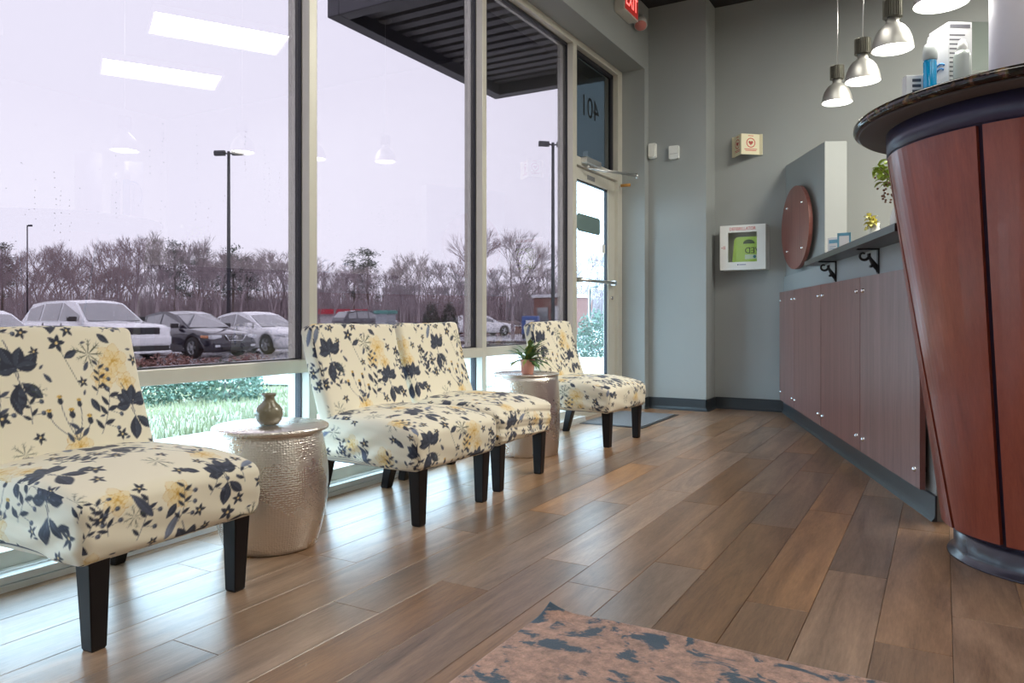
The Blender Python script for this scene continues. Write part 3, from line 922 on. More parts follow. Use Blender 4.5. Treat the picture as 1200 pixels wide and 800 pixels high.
# ------------------------------------------------------------------ rug and door mat
rg = MB()
nx_, ny_ = 60, 60
x0, x1, y0, y1 = -.985, 1.1, -.9, 1.925
vs = []
for j in range(ny_ + 1):
    for i in range(nx_ + 1):
        u_, v_ = (i / nx_) ** 1.6, 1 - (1 - j / ny_) ** 1.6
        x = x0 + (x1 - x0) * u_; y = y0 + (y1 - y0) * v_
        d = math.hypot(x - x0, y - y1)
        lift = .028 * max(0, 1 - d / .11) ** 2 + .004 * max(0, 1 - (y1 - y) / .06) * (1 + math.sin(x * 7))
        vs.append((x + .012 * max(0, 1 - d / .1), y - .012 * max(0, 1 - d / .1), .009 + lift))
n0 = len(vs)
vs += [(a, b, c - .0085) for a, b, c in vs]
fs = []
for j in range(ny_):
    for i in range(nx_):
        a = j * (nx_ + 1) + i
        f = (a, a + 1, a + nx_ + 2, a + nx_ + 1)
        fs += [f, tuple(k + n0 for k in f)[::-1]]
ring = [i for i in range(nx_ + 1)] + [j * (nx_ + 1) + nx_ for j in range(1, ny_ + 1)] + [ny_ * (nx_ + 1) + i for i in range(nx_ - 1, -1, -1)] + [j * (nx_ + 1) for j in range(ny_ - 1, 0, -1)]
for k in range(len(ring)):
    a, b = ring[k], ring[(k + 1) % len(ring)]
    fs.append((a, b, b + n0, a + n0))
rg.add(vs, fs, True).build('area_rug', M['rug'], label='distressed peach and blue area rug with a curled corner', cat='rug')
dm = empty('door_mat', (-2.25, 5.9, 0), label='grey ribbed entrance mat with black rubber edge by the door', cat='mat')
MB().box(-.27, .27, -.455, .455, 0.0005, .005, .002).build('rubber_edge', M['black'], dm)
MB().box(-.245, .245, -.43, .43, .005, .009).build('mat_pile', mat('grey_mat_pile', (.16, .16, .17), .95, var=.5, vscale=300, bump=.6, bscale=300), dm)

# ------------------------------------------------------------------ wood panels on the half wall
def standoff(mb, p, n, r=.013, ln=.03):
    p = Vector(p); n = Vector(n)
    mb.tube([p, p + n * ln * .7, p + n * ln * .9, p + n * ln], [r, r, r * .85, r * .3], 12)
labs = ['farthest wood wall panel, in the corner below the round plaque', 'second wood wall panel from the corner, on the low wall', 'third wood wall panel from the corner, under the scroll brackets', 'wood wall panel half hidden behind the flared counter']
for (k0, k1), lb in zip([(.04, .705), (.712, 1.672), (1.68, 2.632), (2.64, 3.56)], labs):
    r = empty('wood_panel', wp((k0 + k1) / 2, .02, .117), label=lb, cat='wall panel', group='mahogany panels on the low wall')
    hw = (k1 - k0) / 2
    mb = MB().obox((0, 0, .474), U, NR, UP, hw, .011, .474)
    mb.build('board', M['panelwood'], r, NR * .013)
    for sx in (-1, 1):
        for z in (.075, .873):
            mb = MB(); standoff(mb, U * (sx * (hw - .06)) + UP * z - NR * .02, NR, .013, .056); mb.build('standoff', M['chrome'], r)
# round plaque on the partition
rc = (P0 + P1) / 2
pnr = -pn
rp0 = empty('round_plaque', Vector((-1.012, 6.61, 1.59)) + pnr * .015, label='round wood plaque with chrome fixings on the partition', cat='plaque')
mb = MB()
nseg = 48
poly = [(math.cos(2 * PI * i / nseg) * .345, math.sin(2 * PI * i / nseg) * .345) for i in range(nseg)]
mb.prism(poly, .03, pnr * .02, pu, UP, pnr)
mb.build('board', M['panelwood'], rp0)
for a in (45, 135, 225, 315):
    mb = MB(); standoff(mb, pu * math.cos(R(a)) * .26 + UP * math.sin(R(a)) * .26 - pnr * .02, pnr, .013, .082); mb.build('standoff', M['chrome'], rp0)

# ledge with scroll brackets
lg = empty('ledge_shelf', wp(2.6, 0, 1.205), label='dark ledge on the low wall carried by scroll brackets', cat='shelf')
o0 = wp(2.6, 0, 1.205)
mb = MB()
pts = [wp(1.42, .10) - o0, wp(3.65, .17) - o0, wp(3.5, -.2) - o0, wp(1.42, -.2) - o0]
pts = [Vector((p.x, p.y, 0)) for p in pts]
mb.add([(*p[:2], z) for z in (.0005, .034) for p in pts], [(0, 1, 2, 3), (4, 5, 6, 7), (0, 1, 5, 4), (1, 2, 6, 5), (2, 3, 7, 6), (3, 0, 4, 7)])
mb.build('board', mat('dark_stained_ledge', (.05, .043, .042), .35, var=.2, vscale=20, stretch=(4, 4, 4)), lg)
def scroll(k):
    mb = MB()
    o = wp(k, 0, 1.205) - o0
    fl = lambda d, z: o + NR * d + UP * z
    w_ = .012
    mb.obox(fl(.055, -.004), NR, U, UP, .055, w_, .0035)
    mb.obox(fl(.004, -.066), NR, U, UP, .0035, w_, .066)
    # S curve scroll
    pts = []; rs = []
    for i in range(26):      # curl at the top front
        t = i / 25
        a = R(-200 + 330 * (1 - t)); rad = .010 + .019 * t
        pts.append((.075 + rad * math.cos(a), -.036 + rad * math.sin(a))); rs.append(.005 + .0035 * t)
    ex, ez = pts[-1]
    for i in range(1, 15):
        t = i / 14
        x = ex + (.008 - ex) * t; z = ez + (-.126 - ez) * t
        off = .014 * math.sin(2 * PI * t)
        pts.append((x + off * .7, z + off * .7)); rs.append(.0085 + .006 * math.exp(-((t - .55) / .14) ** 2))
    mb.tube([fl(max(d, .005), z) for d, z in pts], rs, 8)
    b = mb.build('bracket', M['black_iron'], lg)
    mb = MB(); q = fl(.038, -.092); mb.tube([q - U * .016, q + U * .016], .008, 8); mb.build('rosette', M['black_iron'], b)
scroll(1.911); scroll(2.822)

# ------------------------------------------------------------------ flared reception counter
CX, CY = .366, 3.2
ct = empty('reception_counter', (CX, CY, 0), label='flared round reception counter with cherry panels and granite top', cat='counter')
MB().lathe([(.355, 0), (.352, .006), (.337, .016), (.333, .03), (.333, .12)], 72).build('base_ring', M['plum_base'], ct)
MB().lathe([(.30, .10), (.355, .101), (.535, 1.44), (.545, 1.442), (.548, 1.527)], 72).build('core', M['plum'], ct)
# thin facing band under the top
MB().lathe([(.546, 1.446), (.552, 1.447), (.554, 1.5265), (.546, 1.5265)], 96, cap0=False, cap1=False).build('band', M['plum'], ct)
gaps = [(60, 55), (103, 108), (145, 157), (187, 206), (240.6, 238), (292, 275), (335, 330), (420, 415)]
def cpanel(ga, gb):
    mb = MB(); n, mz = 14, 18
    vs = []
    for off in (0, .02):
        for j in range(mz + 1):
            t = j / mz
            z = .112 + t * 1.328
            r_ = .352 + t * .178 + off
            a0 = R(ga[1] + (ga[0] - ga[1]) * t) + .012 / r_ * .8
            a1 = R(gb[1] + (gb[0] - gb[1]) * t) - .012 / r_ * .8
            for i in range(n + 1):
                a = a0 + (a1 - a0) * i / n
                vs.append((r_ * math.cos(a), r_ * math.sin(a), z))
    m_ = n + 1; b = m_ * (mz + 1)
    fs = []
    for j in range(mz):
        for i in range(n):
            f = (j * m_ + i, j * m_ + i + 1, (j + 1) * m_ + i + 1, (j + 1) * m_ + i)
            fs += [f, tuple(k + b for k in f)[::-1]]
        for i in (0, n):
            fs.append((j * m_ + i, (j + 1) * m_ + i, (j + 1) * m_ + i + b, j * m_ + i + b))
    for j in (0, mz):
        for i in range(n):
            fs.append((j * m_ + i, j * m_ + i + 1, j * m_ + i + 1 + b, j * m_ + i + b))
    mb.add(vs, fs)
    mb.build('panel', M['cherry'], ct)
for i in range(len(gaps) - 1):
    cpanel(gaps[i], gaps[i + 1])
MB().lathe([(.56, 1.535), (.655, 1.535), (.663, 1.539), (.667, 1.548), (.666, 1.56), (.660, 1.567), (.650, 1.570), (0, 1.570)], 120, cap1=False).build('granite_top', M['granite'], ct)
MB().lathe([(.50, 1.527), (.645, 1.527), (.648, 1.5345), (.50, 1.5345)], 96, cap0=False, cap1=False).build('top_underlay', mat('matte_brown_underlay', (.075, .058, .055), .7), ct)
ZT = 1.5705
# things standing on it
sb = empty('sanitizer_bottle', (-.045, 3.42, ZT), label='slim bottle of blue liquid with a clear cap on the counter', cat='bottle')
MB().lathe([(.02, 0), (.024, .004), (.0245, .12), (.0245, .29), (.022, .303)], 24).build('body', mat('blue_gel', (.0, .30, .62), .12, coat=.5), sb)
MB().lathe([(.024, .298), (.027, .30), (.027, .335), (.02, .36), (.012, .365), (.007, .39), (.0, .392)], 24).build('cap', mat('pale_grey_cap', (.55, .6, .6), .3), sb)
def prn(mb, x, y0, y1, zs, h):
    for z, f in zs:
        mb.box(x - .0006, x, y0, y0 + (y1 - y0) * f, z, z + h)
b1 = empty('white_box', (.02, 3.535, ZT), R(32), label='tall white carton with small grey print behind the bottle', cat='box')
MB().box(-.048, .048, -.075, .055, 0, .45, .002).build('carton', M['paper'], b1)
mb = MB()
for i in range(14):
    z = .16 + i * .018
    mb.box(-.044, -.044 + random.uniform(.03, .07), -.0756, -.0752, z, z + .006)
mb.box(-.042, .04, -.0758, -.0752, .425, .44)
mb.build('print_lines', mat('grey_print', (.12, .12, .14), .6), b1)
sw = MB()
for i in range(12):
    a0, a1 = i * 15, i * 15 + 15
for j, rr_ in enumerate((.05, .062)):
    sw.tube([(-.0486, -.02 + rr_ * math.cos(R(a)), .2 + rr_ * math.sin(R(a)) * 1.6) for a in range(-60, 121, 15)], .004, 5)
sw.build('swirl_mark', mat('blue_print', (.05, .22, .5), .5), b1)
b2 = empty('white_box', (-.105, 3.46, ZT), R(25), label='small white carton standing at the left end of the counter items', cat='box')
MB().box(-.035, .035, -.02, .02, 0, .255, .002).build('carton', M['paper'], b2)
mb = MB()
for i in range(5): mb.box(-.012, .022, -.0206, -.0201, .14 + i * .022, .152 + i * .022)
mb.build('print_lines', mat('dark_print', (.04, .05, .08), .6), b2)
M['acrylic'] = glass_mat('clear_acrylic', (.82, .86, .84))
ac = empty('brochure_holder', (.145, 3.545, ZT), R(30), label='clear acrylic holder standing at the back of the counter', cat='holder')
m = MB().box(-.06, .06, .03, .034, 0, .47).box(-.06, .06, -.03, -.026, 0, .2).box(-.06, -.057, -.026, .03, 0, .2).box(.057, .06, -.026, .03, 0, .2).box(-.06, .06, -.03, .034, 0, .003)
m.build('acrylic_body', M['acrylic'], ac)
MB().box(-.05, .05, .02, .028, .003, .27).build('insert_sheet', mat('grey_leaflet', (.5, .53, .5), .6), ac)
cb = empty('jar', (.02, 3.43, ZT), label='clear plastic tube with white lid between the cartons', cat='jar')
cb.location = (.065, 3.405, ZT)
MB().lathe([(.03, 0), (.031, .004), (.031, .29), (.024, .31)], 24).build('tube', mat('frosted_clear_plastic', (.36, .40, .38), .25), cb)
MB().lathe([(.018, .31), (.018, .33), (.01, .355), (.0, .36)], 20).build('lid', M['white_pl'], cb)
lt = empty('paper_dispenser', (.235, 3.30, ZT), R(28), label='tall pale cylinder of rolled paper at the right picture edge', cat='dispenser')
vs = MB().lathe([(.085, 0), (.088, .004), (.088, .49), (.085, .5)], 48)
vs.build('roll', mat('lilac_white_sheet', (.68, .66, .74), .5, var=.06, vscale=12), lt)
MB().lathe([(.091, 0), (.091, .012), (.088, .014)], 48).build('foot', M['white_pl'], lt)

# leaflets and flowers on the ledge
zl = 1.2395
for (k, d, hgt, wd, rz, mname, lb) in ((1.93, .02, .115, .085, -28, 0, 'pale printed card propped on the ledge by the partition'), (2.11, .0, .125, .08, -10, 1, 'blue bordered card propped on the ledge by the partition')):
    r = empty('leaflet', wp(k, d, zl), R(rz), label=lb, cat='card')
    MB().box(-wd / 2, wd / 2, -.001, .001, 0, hgt).build('sheet', M['paper'], r)
    MB().box(-wd * .3, wd * .3, -.001, .03, 0, .003).build('foot', M['paper'], r)
    m = MB()
    if mname == 0:
        m.box(-wd * .38, wd * .38, -.0016, -.001, hgt * .68, hgt * .88)
        for i in range(4): m.box(-wd * .35, wd * .2, -.0016, -.001, hgt * (.12 + .12 * i), hgt * (.15 + .12 * i))
    else:
        for s_ in (-1, 1): m.box(s_ * wd * .5, s_ * wd * .36, -.0016, -.001, 0, hgt)
        m.box(-wd * .5, wd * .5, -.0016, -.001, hgt * .85, hgt)
        m.box(-wd * .5, wd * .5, -.0016, -.001, 0, hgt * .12)
    m.build('print', mat('teal_print', (.12, .32, .45), .6), r)
M['sprig_leaf'] = mat('lime_leaf', (.30, .42, .05), .45, var=.3, vscale=60)
def vase_of_sprigs(k, d, s_, lb, nm, berries, sc):
    r = empty('flower_vase', wp(k, d, zl), label=lb, cat='vase')
    MB().lathe([(.03, 0), (.04, .01), (.045, .06), (.03, .11), (.022, .14), (.026, .16), (.02, .155), (.018, .13)], 24).build('vessel', M['white_pl'], r)
    rnd = random.Random(s_)
    st_ = MB(); lf = MB(); be = MB()
    for i in range(nm):
        a = rnd.uniform(2.2, 4.4); top = Vector((math.cos(a) * .12 * sc, math.sin(a) * .12 * sc, .15 + .22 * sc * rnd.uniform(.6, 1)))
        st_.tube([(0, 0, .1), top * .55 + Vector((0, 0, .09)), top], .002, 5)
        for j in range(7):
            p = top * rnd.uniform(.7, 1.05)
            blade(lf, p, rnd.uniform(0, 6.28), rnd.uniform(-.3, .9), .05, .014, lobes=False)
        if berries:
            for j in range(4):
                p = top * rnd.uniform(.6, .9); be.lathe([(.0, -.006), (.0055, -.002), (.0055, .002), (0, .006)], 8, p + Vector((rnd.uniform(-.03, .03), 0, -.03)), cap0=False, cap1=False)
    st_.build('stems', mat('brown_twig', (.12, .08, .04), .7), r)
    lf.build('leaves', M['sprig_leaf'] if berries else mat('pale_yellow_petal', (.7, .65, .2), .6), r)
    if berries: be.build('berries', mat('brown_berry', (.16, .07, .04), .4), r, kind='stuff')
vase_of_sprigs(3.30, .04, 2, 'leafy green sprigs with berries in a vase beside the counter', 6, True, .8)
vase_of_sprigs(2.28, -.13, 4, 'small vase of pale yellow blossom behind the cards', 5, False, .25)

# ------------------------------------------------------------------ wall fittings
ae = empty('defibrillator_cabinet', (-1.552, YB, 1.27), label='white wall cabinet marked DEFIBRILLATOR with a window', cat='cabinet')
m = MB().box(-.2, .2, -.15, -.145, 0, .40)
m = MB()
dth = .15
m.box(-.2, .2, -.012, 0, 0, .40).box(-.2, -.19, -dth, -.012, 0, .40).box(.19, .2, -dth, -.012, 0, .40).box(-.19, .19, -dth, -.012, 0, .01).box(-.19, .19, -dth, -.012, .39, .40)
m.build('case', M['white_pl'], ae)
dr = MB().box(-.2, -.128, -dth - .012, -dth, 0, .40).box(.125, .2, -dth - .012, -dth, 0, .40).box(-.128, .125, -dth - .012, -dth, 0, .07).box(-.128, .125, -dth - .012, -dth, .335, .40)
drr = dr.build('cabinet_door', M['white_pl'], ae)
MB().box(-.128, .125, -dth - .008, -dth - .004, .07, .335).build('door_pane', glass_mat('clear_cabinet_pane', (.97, .98, .97)), drr)
face = Matrix.Rotation(R(90), 4, 'X')
text('title', 'DEFIBRILLATOR', .040, M['red'], drr, (0, -dth - .0125, .365), matrix=face, sx=.82)
MB().box(-.028, .03, -dth - .0128, -dth - .012, .041, .051).build('maker_mark', mat('grey_blue_print', (.35, .37, .48), .5), drr)
MB().lathe([(.006, 0), (.006, .002)], 12, (-.04, -dth - .014, .046), axis='y').build('maker_dot', mat('navy_print', (.06, .07, .2), .5), drr)
MB().prism([(-.19, .2), (-.178, .206), (-.178, .194)], .001, (0, -dth - .0135, 0), (1, 0, 0), UP, (0, 1, 0)).build('arrow_mark', M['red'], drr)
mm = MB()
for i in range(3): mm.box(-.172, -.150, -dth - .0128, -dth - .012, .188 + i * .011, .192 + i * .011)
mm.build('small_lines', M['red'], drr)
de = empty('defibrillator', (-1.512, YB - .105, 1.2805), label='lime green defibrillator inside the white wall cabinet', cat='defibrillator')
pl = []
for cx_, cz_, a0 in ((.085, .245, 0), (-.075, .245, 90), (-.095, .04, 180), (.11, .04, 270)):
    for t in range(6):
        a = R(a0 + t * 18); pl.append((cx_ + .045 * math.cos(a), cz_ + .04 * math.sin(a)))
MB().prism(pl, .07, (0, .04, 0), (1, 0, 0), UP, (0, -1, 0)).build('case', mat('lime_plastic', (.40, .60, .10), .4), de)
hd = []
for t in range(9):
    a = R(180 - t * 22.5); hd.append((.05 * math.cos(a) + .01, .225 + .034 * math.sin(a)))
MB().prism(hd + [(.06, .222), (-.04, .222)], .002, (0, -.0305, 0), (1, 0, 0), UP, (0, -1, 0)).build('handle_recess', mat('dark_green_recess', (.05, .09, .03), .6), de)
fl = Matrix.Rotation(R(180), 4, 'Y') @ face
text('letters', 'AED', .075, M['black'], de, (.042, -.0312, .165), matrix=face @ Matrix.Rotation(R(180), 4, 'Z'), sx=.95)
MB().box(-.025, .09, -.0315, -.03, .085, .125).build('sticker', mat('pale_green_sticker', (.55, .65, .5), .5), de)
MB().lathe([(.013, 0), (.013, .001)], 16, (.06, -.033, .105), axis='y').build('emblem', mat('teal_emblem', (.05, .2, .25), .5), de)

# projecting heart sign
vsn = empty('heart_sign', (-1.535, YB, 2.31), label='cream V shaped wall sign with red heart emblem', cat='sign')
cr = mat('cream_sign_plastic', (.72, .66, .46), .45)
apex = Vector((-.035, -.13, 0)); lft = Vector((-.125, -.012, 0)); rgt = Vector((.10, -.012, 0))
for nm, e in (('left_face', lft), ('right_face', rgt)):
    d = (e - apex).normalized(); nn = Vector((-d.y, d.x, 0))
    if nn.y > 0: nn = -nn
    ln = (e - apex).length
    o = MB().prism([(0, 0), (ln, 0), (ln, .185), (0, .185)], .003, apex, d, UP, -nn).build(nm, cr, vsn)
    # heart in a ring
    cc = apex + d * (ln * .52) + UP * .105 + nn * .0005
    rn = MB()
    ring_ = [(math.cos(2 * PI * i / 28), math.sin(2 * PI * i / 28)) for i in range(28)]
    vs = [cc + d * (a * .044) + UP * (b * .044) + nn * .0004 for a, b in ring_] + [cc + d * (a * .036) + UP * (b * .036) + nn * .0004 for a, b in ring_]
    rn.add(vs, [(i, (i + 1) % 28, 28 + (i + 1) % 28, 28 + i) for i in range(28)])
    rn.build('ring_mark', M['red'], o)
    ht = []
    for i in range(30):
        t = 2 * PI * i / 30
        ht.append((16 * math.sin(t) ** 3 / 17 * .024, (13 * math.cos(t) - 5 * math.cos(2 * t) - 2 * math.cos(3 * t) - math.cos(4 * t)) / 17 * .024))
    hm = MB(); hm.add([cc + d * a + UP * b + nn * .0006 for a, b in ht] + [cc + d * a + UP * b for a, b in ht], [tuple(range(30)), tuple(range(30, 60))[::-1]] + [(i, (i + 1) % 30, 30 + (i + 1) % 30, 30 + i) for i in range(30)])
    hm.build('heart_mark', mat('dark_red_print', (.4, .03, .02), .5), o)
    tx = MB()
    for z, f in ((.165, .3), (.045, .7), (.032, .6)):
        p = apex + d * (ln * (.52 - f / 2)) + UP * z + nn * .0004
        q_ = p + d * (ln * f)
        tx.add([p, q_, q_ + UP * .006, p + UP * .006], [(0, 1, 2, 3)])
    tx.build('small_lines', M['red'], o, kind='stuff')
MB().box(-.145, -.12, -.014, 0, 0, .185).build('flange', cr, vsn)
MB().box(.095, .125, -.014, 0, 0, .185).build('flange', cr, vsn)

# motion sensor and wall plate
ms = empty('motion_sensor', (XW, 6.69, 2.315), label='white motion sensor in the corner beside the column', cat='sensor')
def rrect(w_, h_, r_):
    out = []
    for cx_, cz_, a0 in ((w_ / 2 - r_, h_ - r_, 0), (-w_ / 2 + r_, h_ - r_, 90), (-w_ / 2 + r_, r_, 180), (w_ / 2 - r_, r_, 270)):
        for t in range(5):
            a = R(a0 + t * 22.5); out.append((cx_ + r_ * math.cos(a), cz_ + r_ * math.sin(a)))
    return out
d45 = Vector((1, 0, 0)); n45 = Vector((0, -1, 0))
ms.location = (-2.335, 6.7, 2.315)
MB().prism(rrect(.075, .14, .015), .03, (0, 0, 0), d45, UP, n45).build('back_shell', M['white_pl'], ms)
MB().prism(rrect(.06, .12, .02), .016, (0, -.03, .01), d45, UP, n45).build('lens_cover', mat('pale_lens', (.82, .82, .78), .25), ms)
gp = empty('wall_box', (-2.13, 6.7, 2.29), label='square white plastic box on the column face', cat='switch box')
MB().prism(rrect(.092, .12, .01), .028, (0, 0, 0), d45, UP, n45).build('shell', M['white_pl'], gp)
MB().box(-.035, .035, -.030, -.028, .045, .048).build('seam', mat('grey_seam', (.3, .3, .3), .5), gp)

# exit sign and emergency head on the window wall
ex = empty('exit_sign', (XW, 6.02, 3.40), label='lit red EXIT sign above the entrance', cat='exit sign')
MB().box(0, .09, -.16, .17, 0, .22, .006).build('housing', mat('ivory_housing', (.62, .60, .55), .4), ex)
MB().box(.09, .0925, -.145, .155, .015, .205).build('face_plate', mat('red_lit_face', (.25, .03, .03), .4, emit=(1, .05, .04), estr=.25), ex)
text('letters', 'EXIT', .17, mat('glowing_red_letters', (.8, .1, .1), .4, emit=(1, .16, .14), estr=2.2), ex, (.0934, .005, .11), matrix=Matrix(((0, 0, 1, 0), (1, 0, 0, 0), (0, 1, 0, 0), (0, 0, 0, 1))), sx=.78)
em = empty('emergency_lamp', (XW, 6.32, 3.46), label='small emergency lamp head beside the EXIT sign', cat='lamp')
MB().tube([(0, 0, .0), (.05, 0, .0)], .012, 10).build('arm', M['white_pl'], em)
hv = MB().tube([(.05, .03, .05), (.06, 0, .0), (.075, -.03, -.05)], [.03, .055, .058], 16)
hv.build('head', mat('ribbed_grey_head', (.5, .5, .48), .4), em)
MB().tube([(.075, -.03, -.05), (.0765, -.033, -.055)], [.052, .05], 16).build('lens', mat('reddish_lens', (.6, .2, .18), .3), em)

# ------------------------------------------------------------------ pendant lamps
M['shade'] = mat('satin_aluminium_shade', (.60, .59, .565), .42, metal=.85, var=.04, vscale=8)
M['bulb'] = mat('lit_lamp_glass', (1, 1, 1), .4, emit=(1.0, .98, .90), estr=PENDANT_LIGHT)
M['sink'] = mat('ribbed_grey_heatsink', (.15, .145, .12), .4, metal=.6)
M['shade_in'] = mat('white_reflector', (.85, .85, .82), .4)
def pendant(x, y, z, lb):
    r = empty('pendant_lamp', (x, y, z), label=lb, cat='pendant lamp', group='metal pendant lamps over the counter')
    out = [(.1, 0), (.1005, .004), (.098, .022), (.091, .055), (.078, .088), (.06, .113), (.042, .128), (.031, .135), (.029, .165)]
    inn = [(rr_ - .003, zz) for rr_, zz in out[:-2]][::-1]
    MB().lathe(out, 48, cap0=False, cap1=True).build('shade', M['shade'], r)
    MB().lathe([(.1, .0)] + [(rr_ - .003, zz + .001) for rr_, zz in out[:-2]], 48, cap0=False, cap1=True).build('reflector', M['shade_in'], r)
    MB().lathe([(0, .012), (.088, .012), (.088, .016), (0, .016)], 40, cap0=False, cap1=False).build('lens', M['bulb'], r)
    m = MB(); n = 24
    vs = []
    for zz in (.165, .255):
        for i in range(n * 4):
            a = 2 * PI * i / (n * 4)
            rr_ = .047 if i % 4 < 2 else .038
            vs.append((rr_ * math.cos(a), rr_ * math.sin(a), zz))
    k = n * 4
    m.add(vs, [tuple(range(k))[::-1], tuple(range(k, 2 * k))] + [(i, (i + 1) % k, k + (i + 1) % k, k + i) for i in range(k)])
    m.build('heat_sink', M['sink'], r)
    top = ZC - z
    MB().tube([(0, 0, .255), (.004, 0, .5), (0, 0, top - .03)], .003, 6).build('cord', M['steel'], r)
    MB().lathe([(.055, top - .028), (.06, top - .02), (.06, top)], 32).build('ceiling_rose', M['sink'], r)
for (x, y, z), lb in zip([(-.642, 5.685, 2.345), (-.419, 4.971, 2.265), (-.225, 4.333, 2.225), (-.006, 3.432, 2.09)], ['smallest looking metal pendant lamp, hanging lowest in the picture', 'second metal pendant lamp from the left', 'third metal pendant lamp from the left, large and fully lit', 'nearest metal pendant lamp, cut off by the top edge']):
    pendant(x, y, z, lb)

# ================================================================== outside
M['concrete'] = mat('pale_wet_concrete', (.55, .56, .56), .45, var=.12, vscale=1.5, bump=.1, bscale=30)
M['asphalt'] = mat('wet_asphalt', (.32, .315, .335), .22, var=.25, vscale=.6, bump=.1, bscale=25)  # base colour raised to imitate the pale reflection on wet ground
M['soil'] = mat('lawn_soil', (.25, .245, .17), .9, var=.4, vscale=6)
GZ = -.45
MB().box(-5.0, -2.74, -12, 40, -.3, -.05).build('pavement', M['concrete'], label='pale pavement outside the windows', **st)
MB().box(-12.5, -5.0, 8.4, 15.5, -.5, -.06).build('forecourt', M['concrete'], label='pale concrete forecourt outside the entrance', **st)
MB().box(-160, -2.74, -60, 180, -1.0, GZ).build('parking_lot', M['asphalt'], label='wet grey asphalt of the car park', **st)
lm = MB()
nX, nY = 26, 40
vs = []
rg_ = random.Random(9)
for j in range(nY + 1):
    for i in range(nX + 1):
        x = -5.0 - 9.4 * i / nX; y = -12 + 20.4 * j / nY
        vs.append((x, y, -.06 - .34 * min(1, (i / nX) * 1.3) + rg_.uniform(-.012, .012) - (.0 if 0 < i < nX else .02)))
lm.add(vs, [(j * (nX + 1) + i, j * (nX + 1) + i + 1, (j + 1) * (nX + 1) + i + 1, (j + 1) * (nX + 1) + i) for j in range(nY) for i in range(nX)], True)
lm.add([(-5, -12, -.06), (-14.4, -12, -.42), (-14.4, 8.4, -.42), (-5, 8.4, -.06), (-5, -12, -.5), (-14.4, -12, -.5), (-14.4, 8.4, -.5), (-5, 8.4, -.5)], [(0, 1, 5, 4), (1, 2, 6, 5), (2, 3, 7, 6), (3, 0, 4, 7)])
lm.build('lawn_bed', M['soil'], label='sloping lawn bed between pavement and car park', **st)
M['kerb'] = mat('concrete_kerb', (.5, .5, .5), .6, var=.15, vscale=3)
MB().box(-14.6, -14.4, -12, 8.6, -.5, -.33, .02).build('kerb', M['kerb'], label='concrete kerb along the edge of the car park', **st)
def lawn_z(x):
    return -.06 - .34 * min(1, ((-5.0 - x) / 9.4) * 1.3)
M['grass'] = mat('winter_grass', (.30, .315, .185), .8, var=.4, vscale=1.2)
gm = MB()
for i in range(15000):
    x = -5.05 - 5.5 * rg_.random() ** 1.2; y = rg_.uniform(1.0, 8.3)
    z = lawn_z(x); a = rg_.uniform(0, 6.28); h_ = rg_.uniform(.03, .09); w_ = .008
    dx, dy = math.cos(a), math.sin(a)
    gm.add([(x - dx * w_, y - dy * w_, z - .01), (x + dx * w_, y + dy * w_, z - .01), (x + rg_.uniform(-.03, .03), y + rg_.uniform(-.03, .03), z + h_)], [(0, 1, 2)])
gme = bpy.data.meshes.new('lawn_grass'); gme.from_pydata(gm.v, [], gm.f); gme.materials.append(M['grass'])
link('lawn_grass', gme, label='straw green winter grass below the windows', cat='grass', kind='stuff')

# shrubs
def shrub_mesh(rx, ry, h_, n, m, seed, leafsz=.04, cone=0.0):
    rd = random.Random(seed)
    mb = MB()
    for i in range(n):
        while True:
            a, b, c = rd.uniform(-1, 1), rd.uniform(-1, 1), rd.uniform(0, 1)
            w_ = 1 - cone * c
            d = (a * a + b * b) / (w_ * w_) + (c - .35) ** 2 / .42
            if .35 < d + rd.uniform(-.25, .25) < 1: break
        p = Vector((a * rx, b * ry, c * h_))
        q = Vector((rd.gauss(0, 1), rd.gauss(0, 1), rd.gauss(0, 1))).normalized() * leafsz
        t = q.orthogonal().normalized() * leafsz * .45
        t.rotate(Matrix.Rotation(rd.uniform(0, 6.28), 3, q.normalized()))
        mb.add([p, p + q * .5 + t, p + q, p + q * .5 - t], [(0, 1, 2, 3)])
    me = bpy.data.meshes.new('foliage'); me.from_pydata(mb.v, [], mb.f); me.materials.append(m)
    return me
def stems_mesh(rx, ry, h_, m, seed, n=7, rr=.008):
    rd = random.Random(seed); mb = MB()
    for i in range(n):
        a = rd.uniform(0, 6.28); e = Vector((math.cos(a) * rx * .7, math.sin(a) * ry * .7, h_ * rd.uniform(.5, .85)))
        mb.tube([(0, 0, -.05), e * .5 + Vector((0, 0, h_ * .1)), e], [rr * 1.6, rr, rr * .5], 4)
    return mb.mesh('stems', m)
M['bark'] = mat('grey_brown_bark', (.11, .085, .078), .9, var=.3, vscale=8)
M['twig'] = mat('hazed_winter_twig', (.33, .27, .285), .9, var=.3, vscale=.5)  # lightened to stand in for haze over the far trees
M['hedgeleaf'] = mat('blue_green_shrub_leaf', (.10, .17, .12), .6, var=.5, vscale=3)
M['redleaf'] = mat('russet_shrub_leaf', (.26, .13, .11), .7, var=.5, vscale=3)
M['conif'] = mat('dark_evergreen_leaf', (.03, .045, .035), .7, var=.4, vscale=2)
def shrub(name, x, y, z, fm, sm, lb, grp, rz=0, sc=1):
    r = empty(name, (x, y, z), rz, label=lb, cat='shrub', group=grp)
    r.scale = (sc, sc, sc)
    link('foliage', fm, r); link('stems', sm, r)
    return r
hf = [shrub_mesh(.75, .6, .62, 1900, M['hedgeleaf'], 20 + i, .06) for i in range(2)]
hs = stems_mesh(.7, .6, .55, M['bark'], 5)
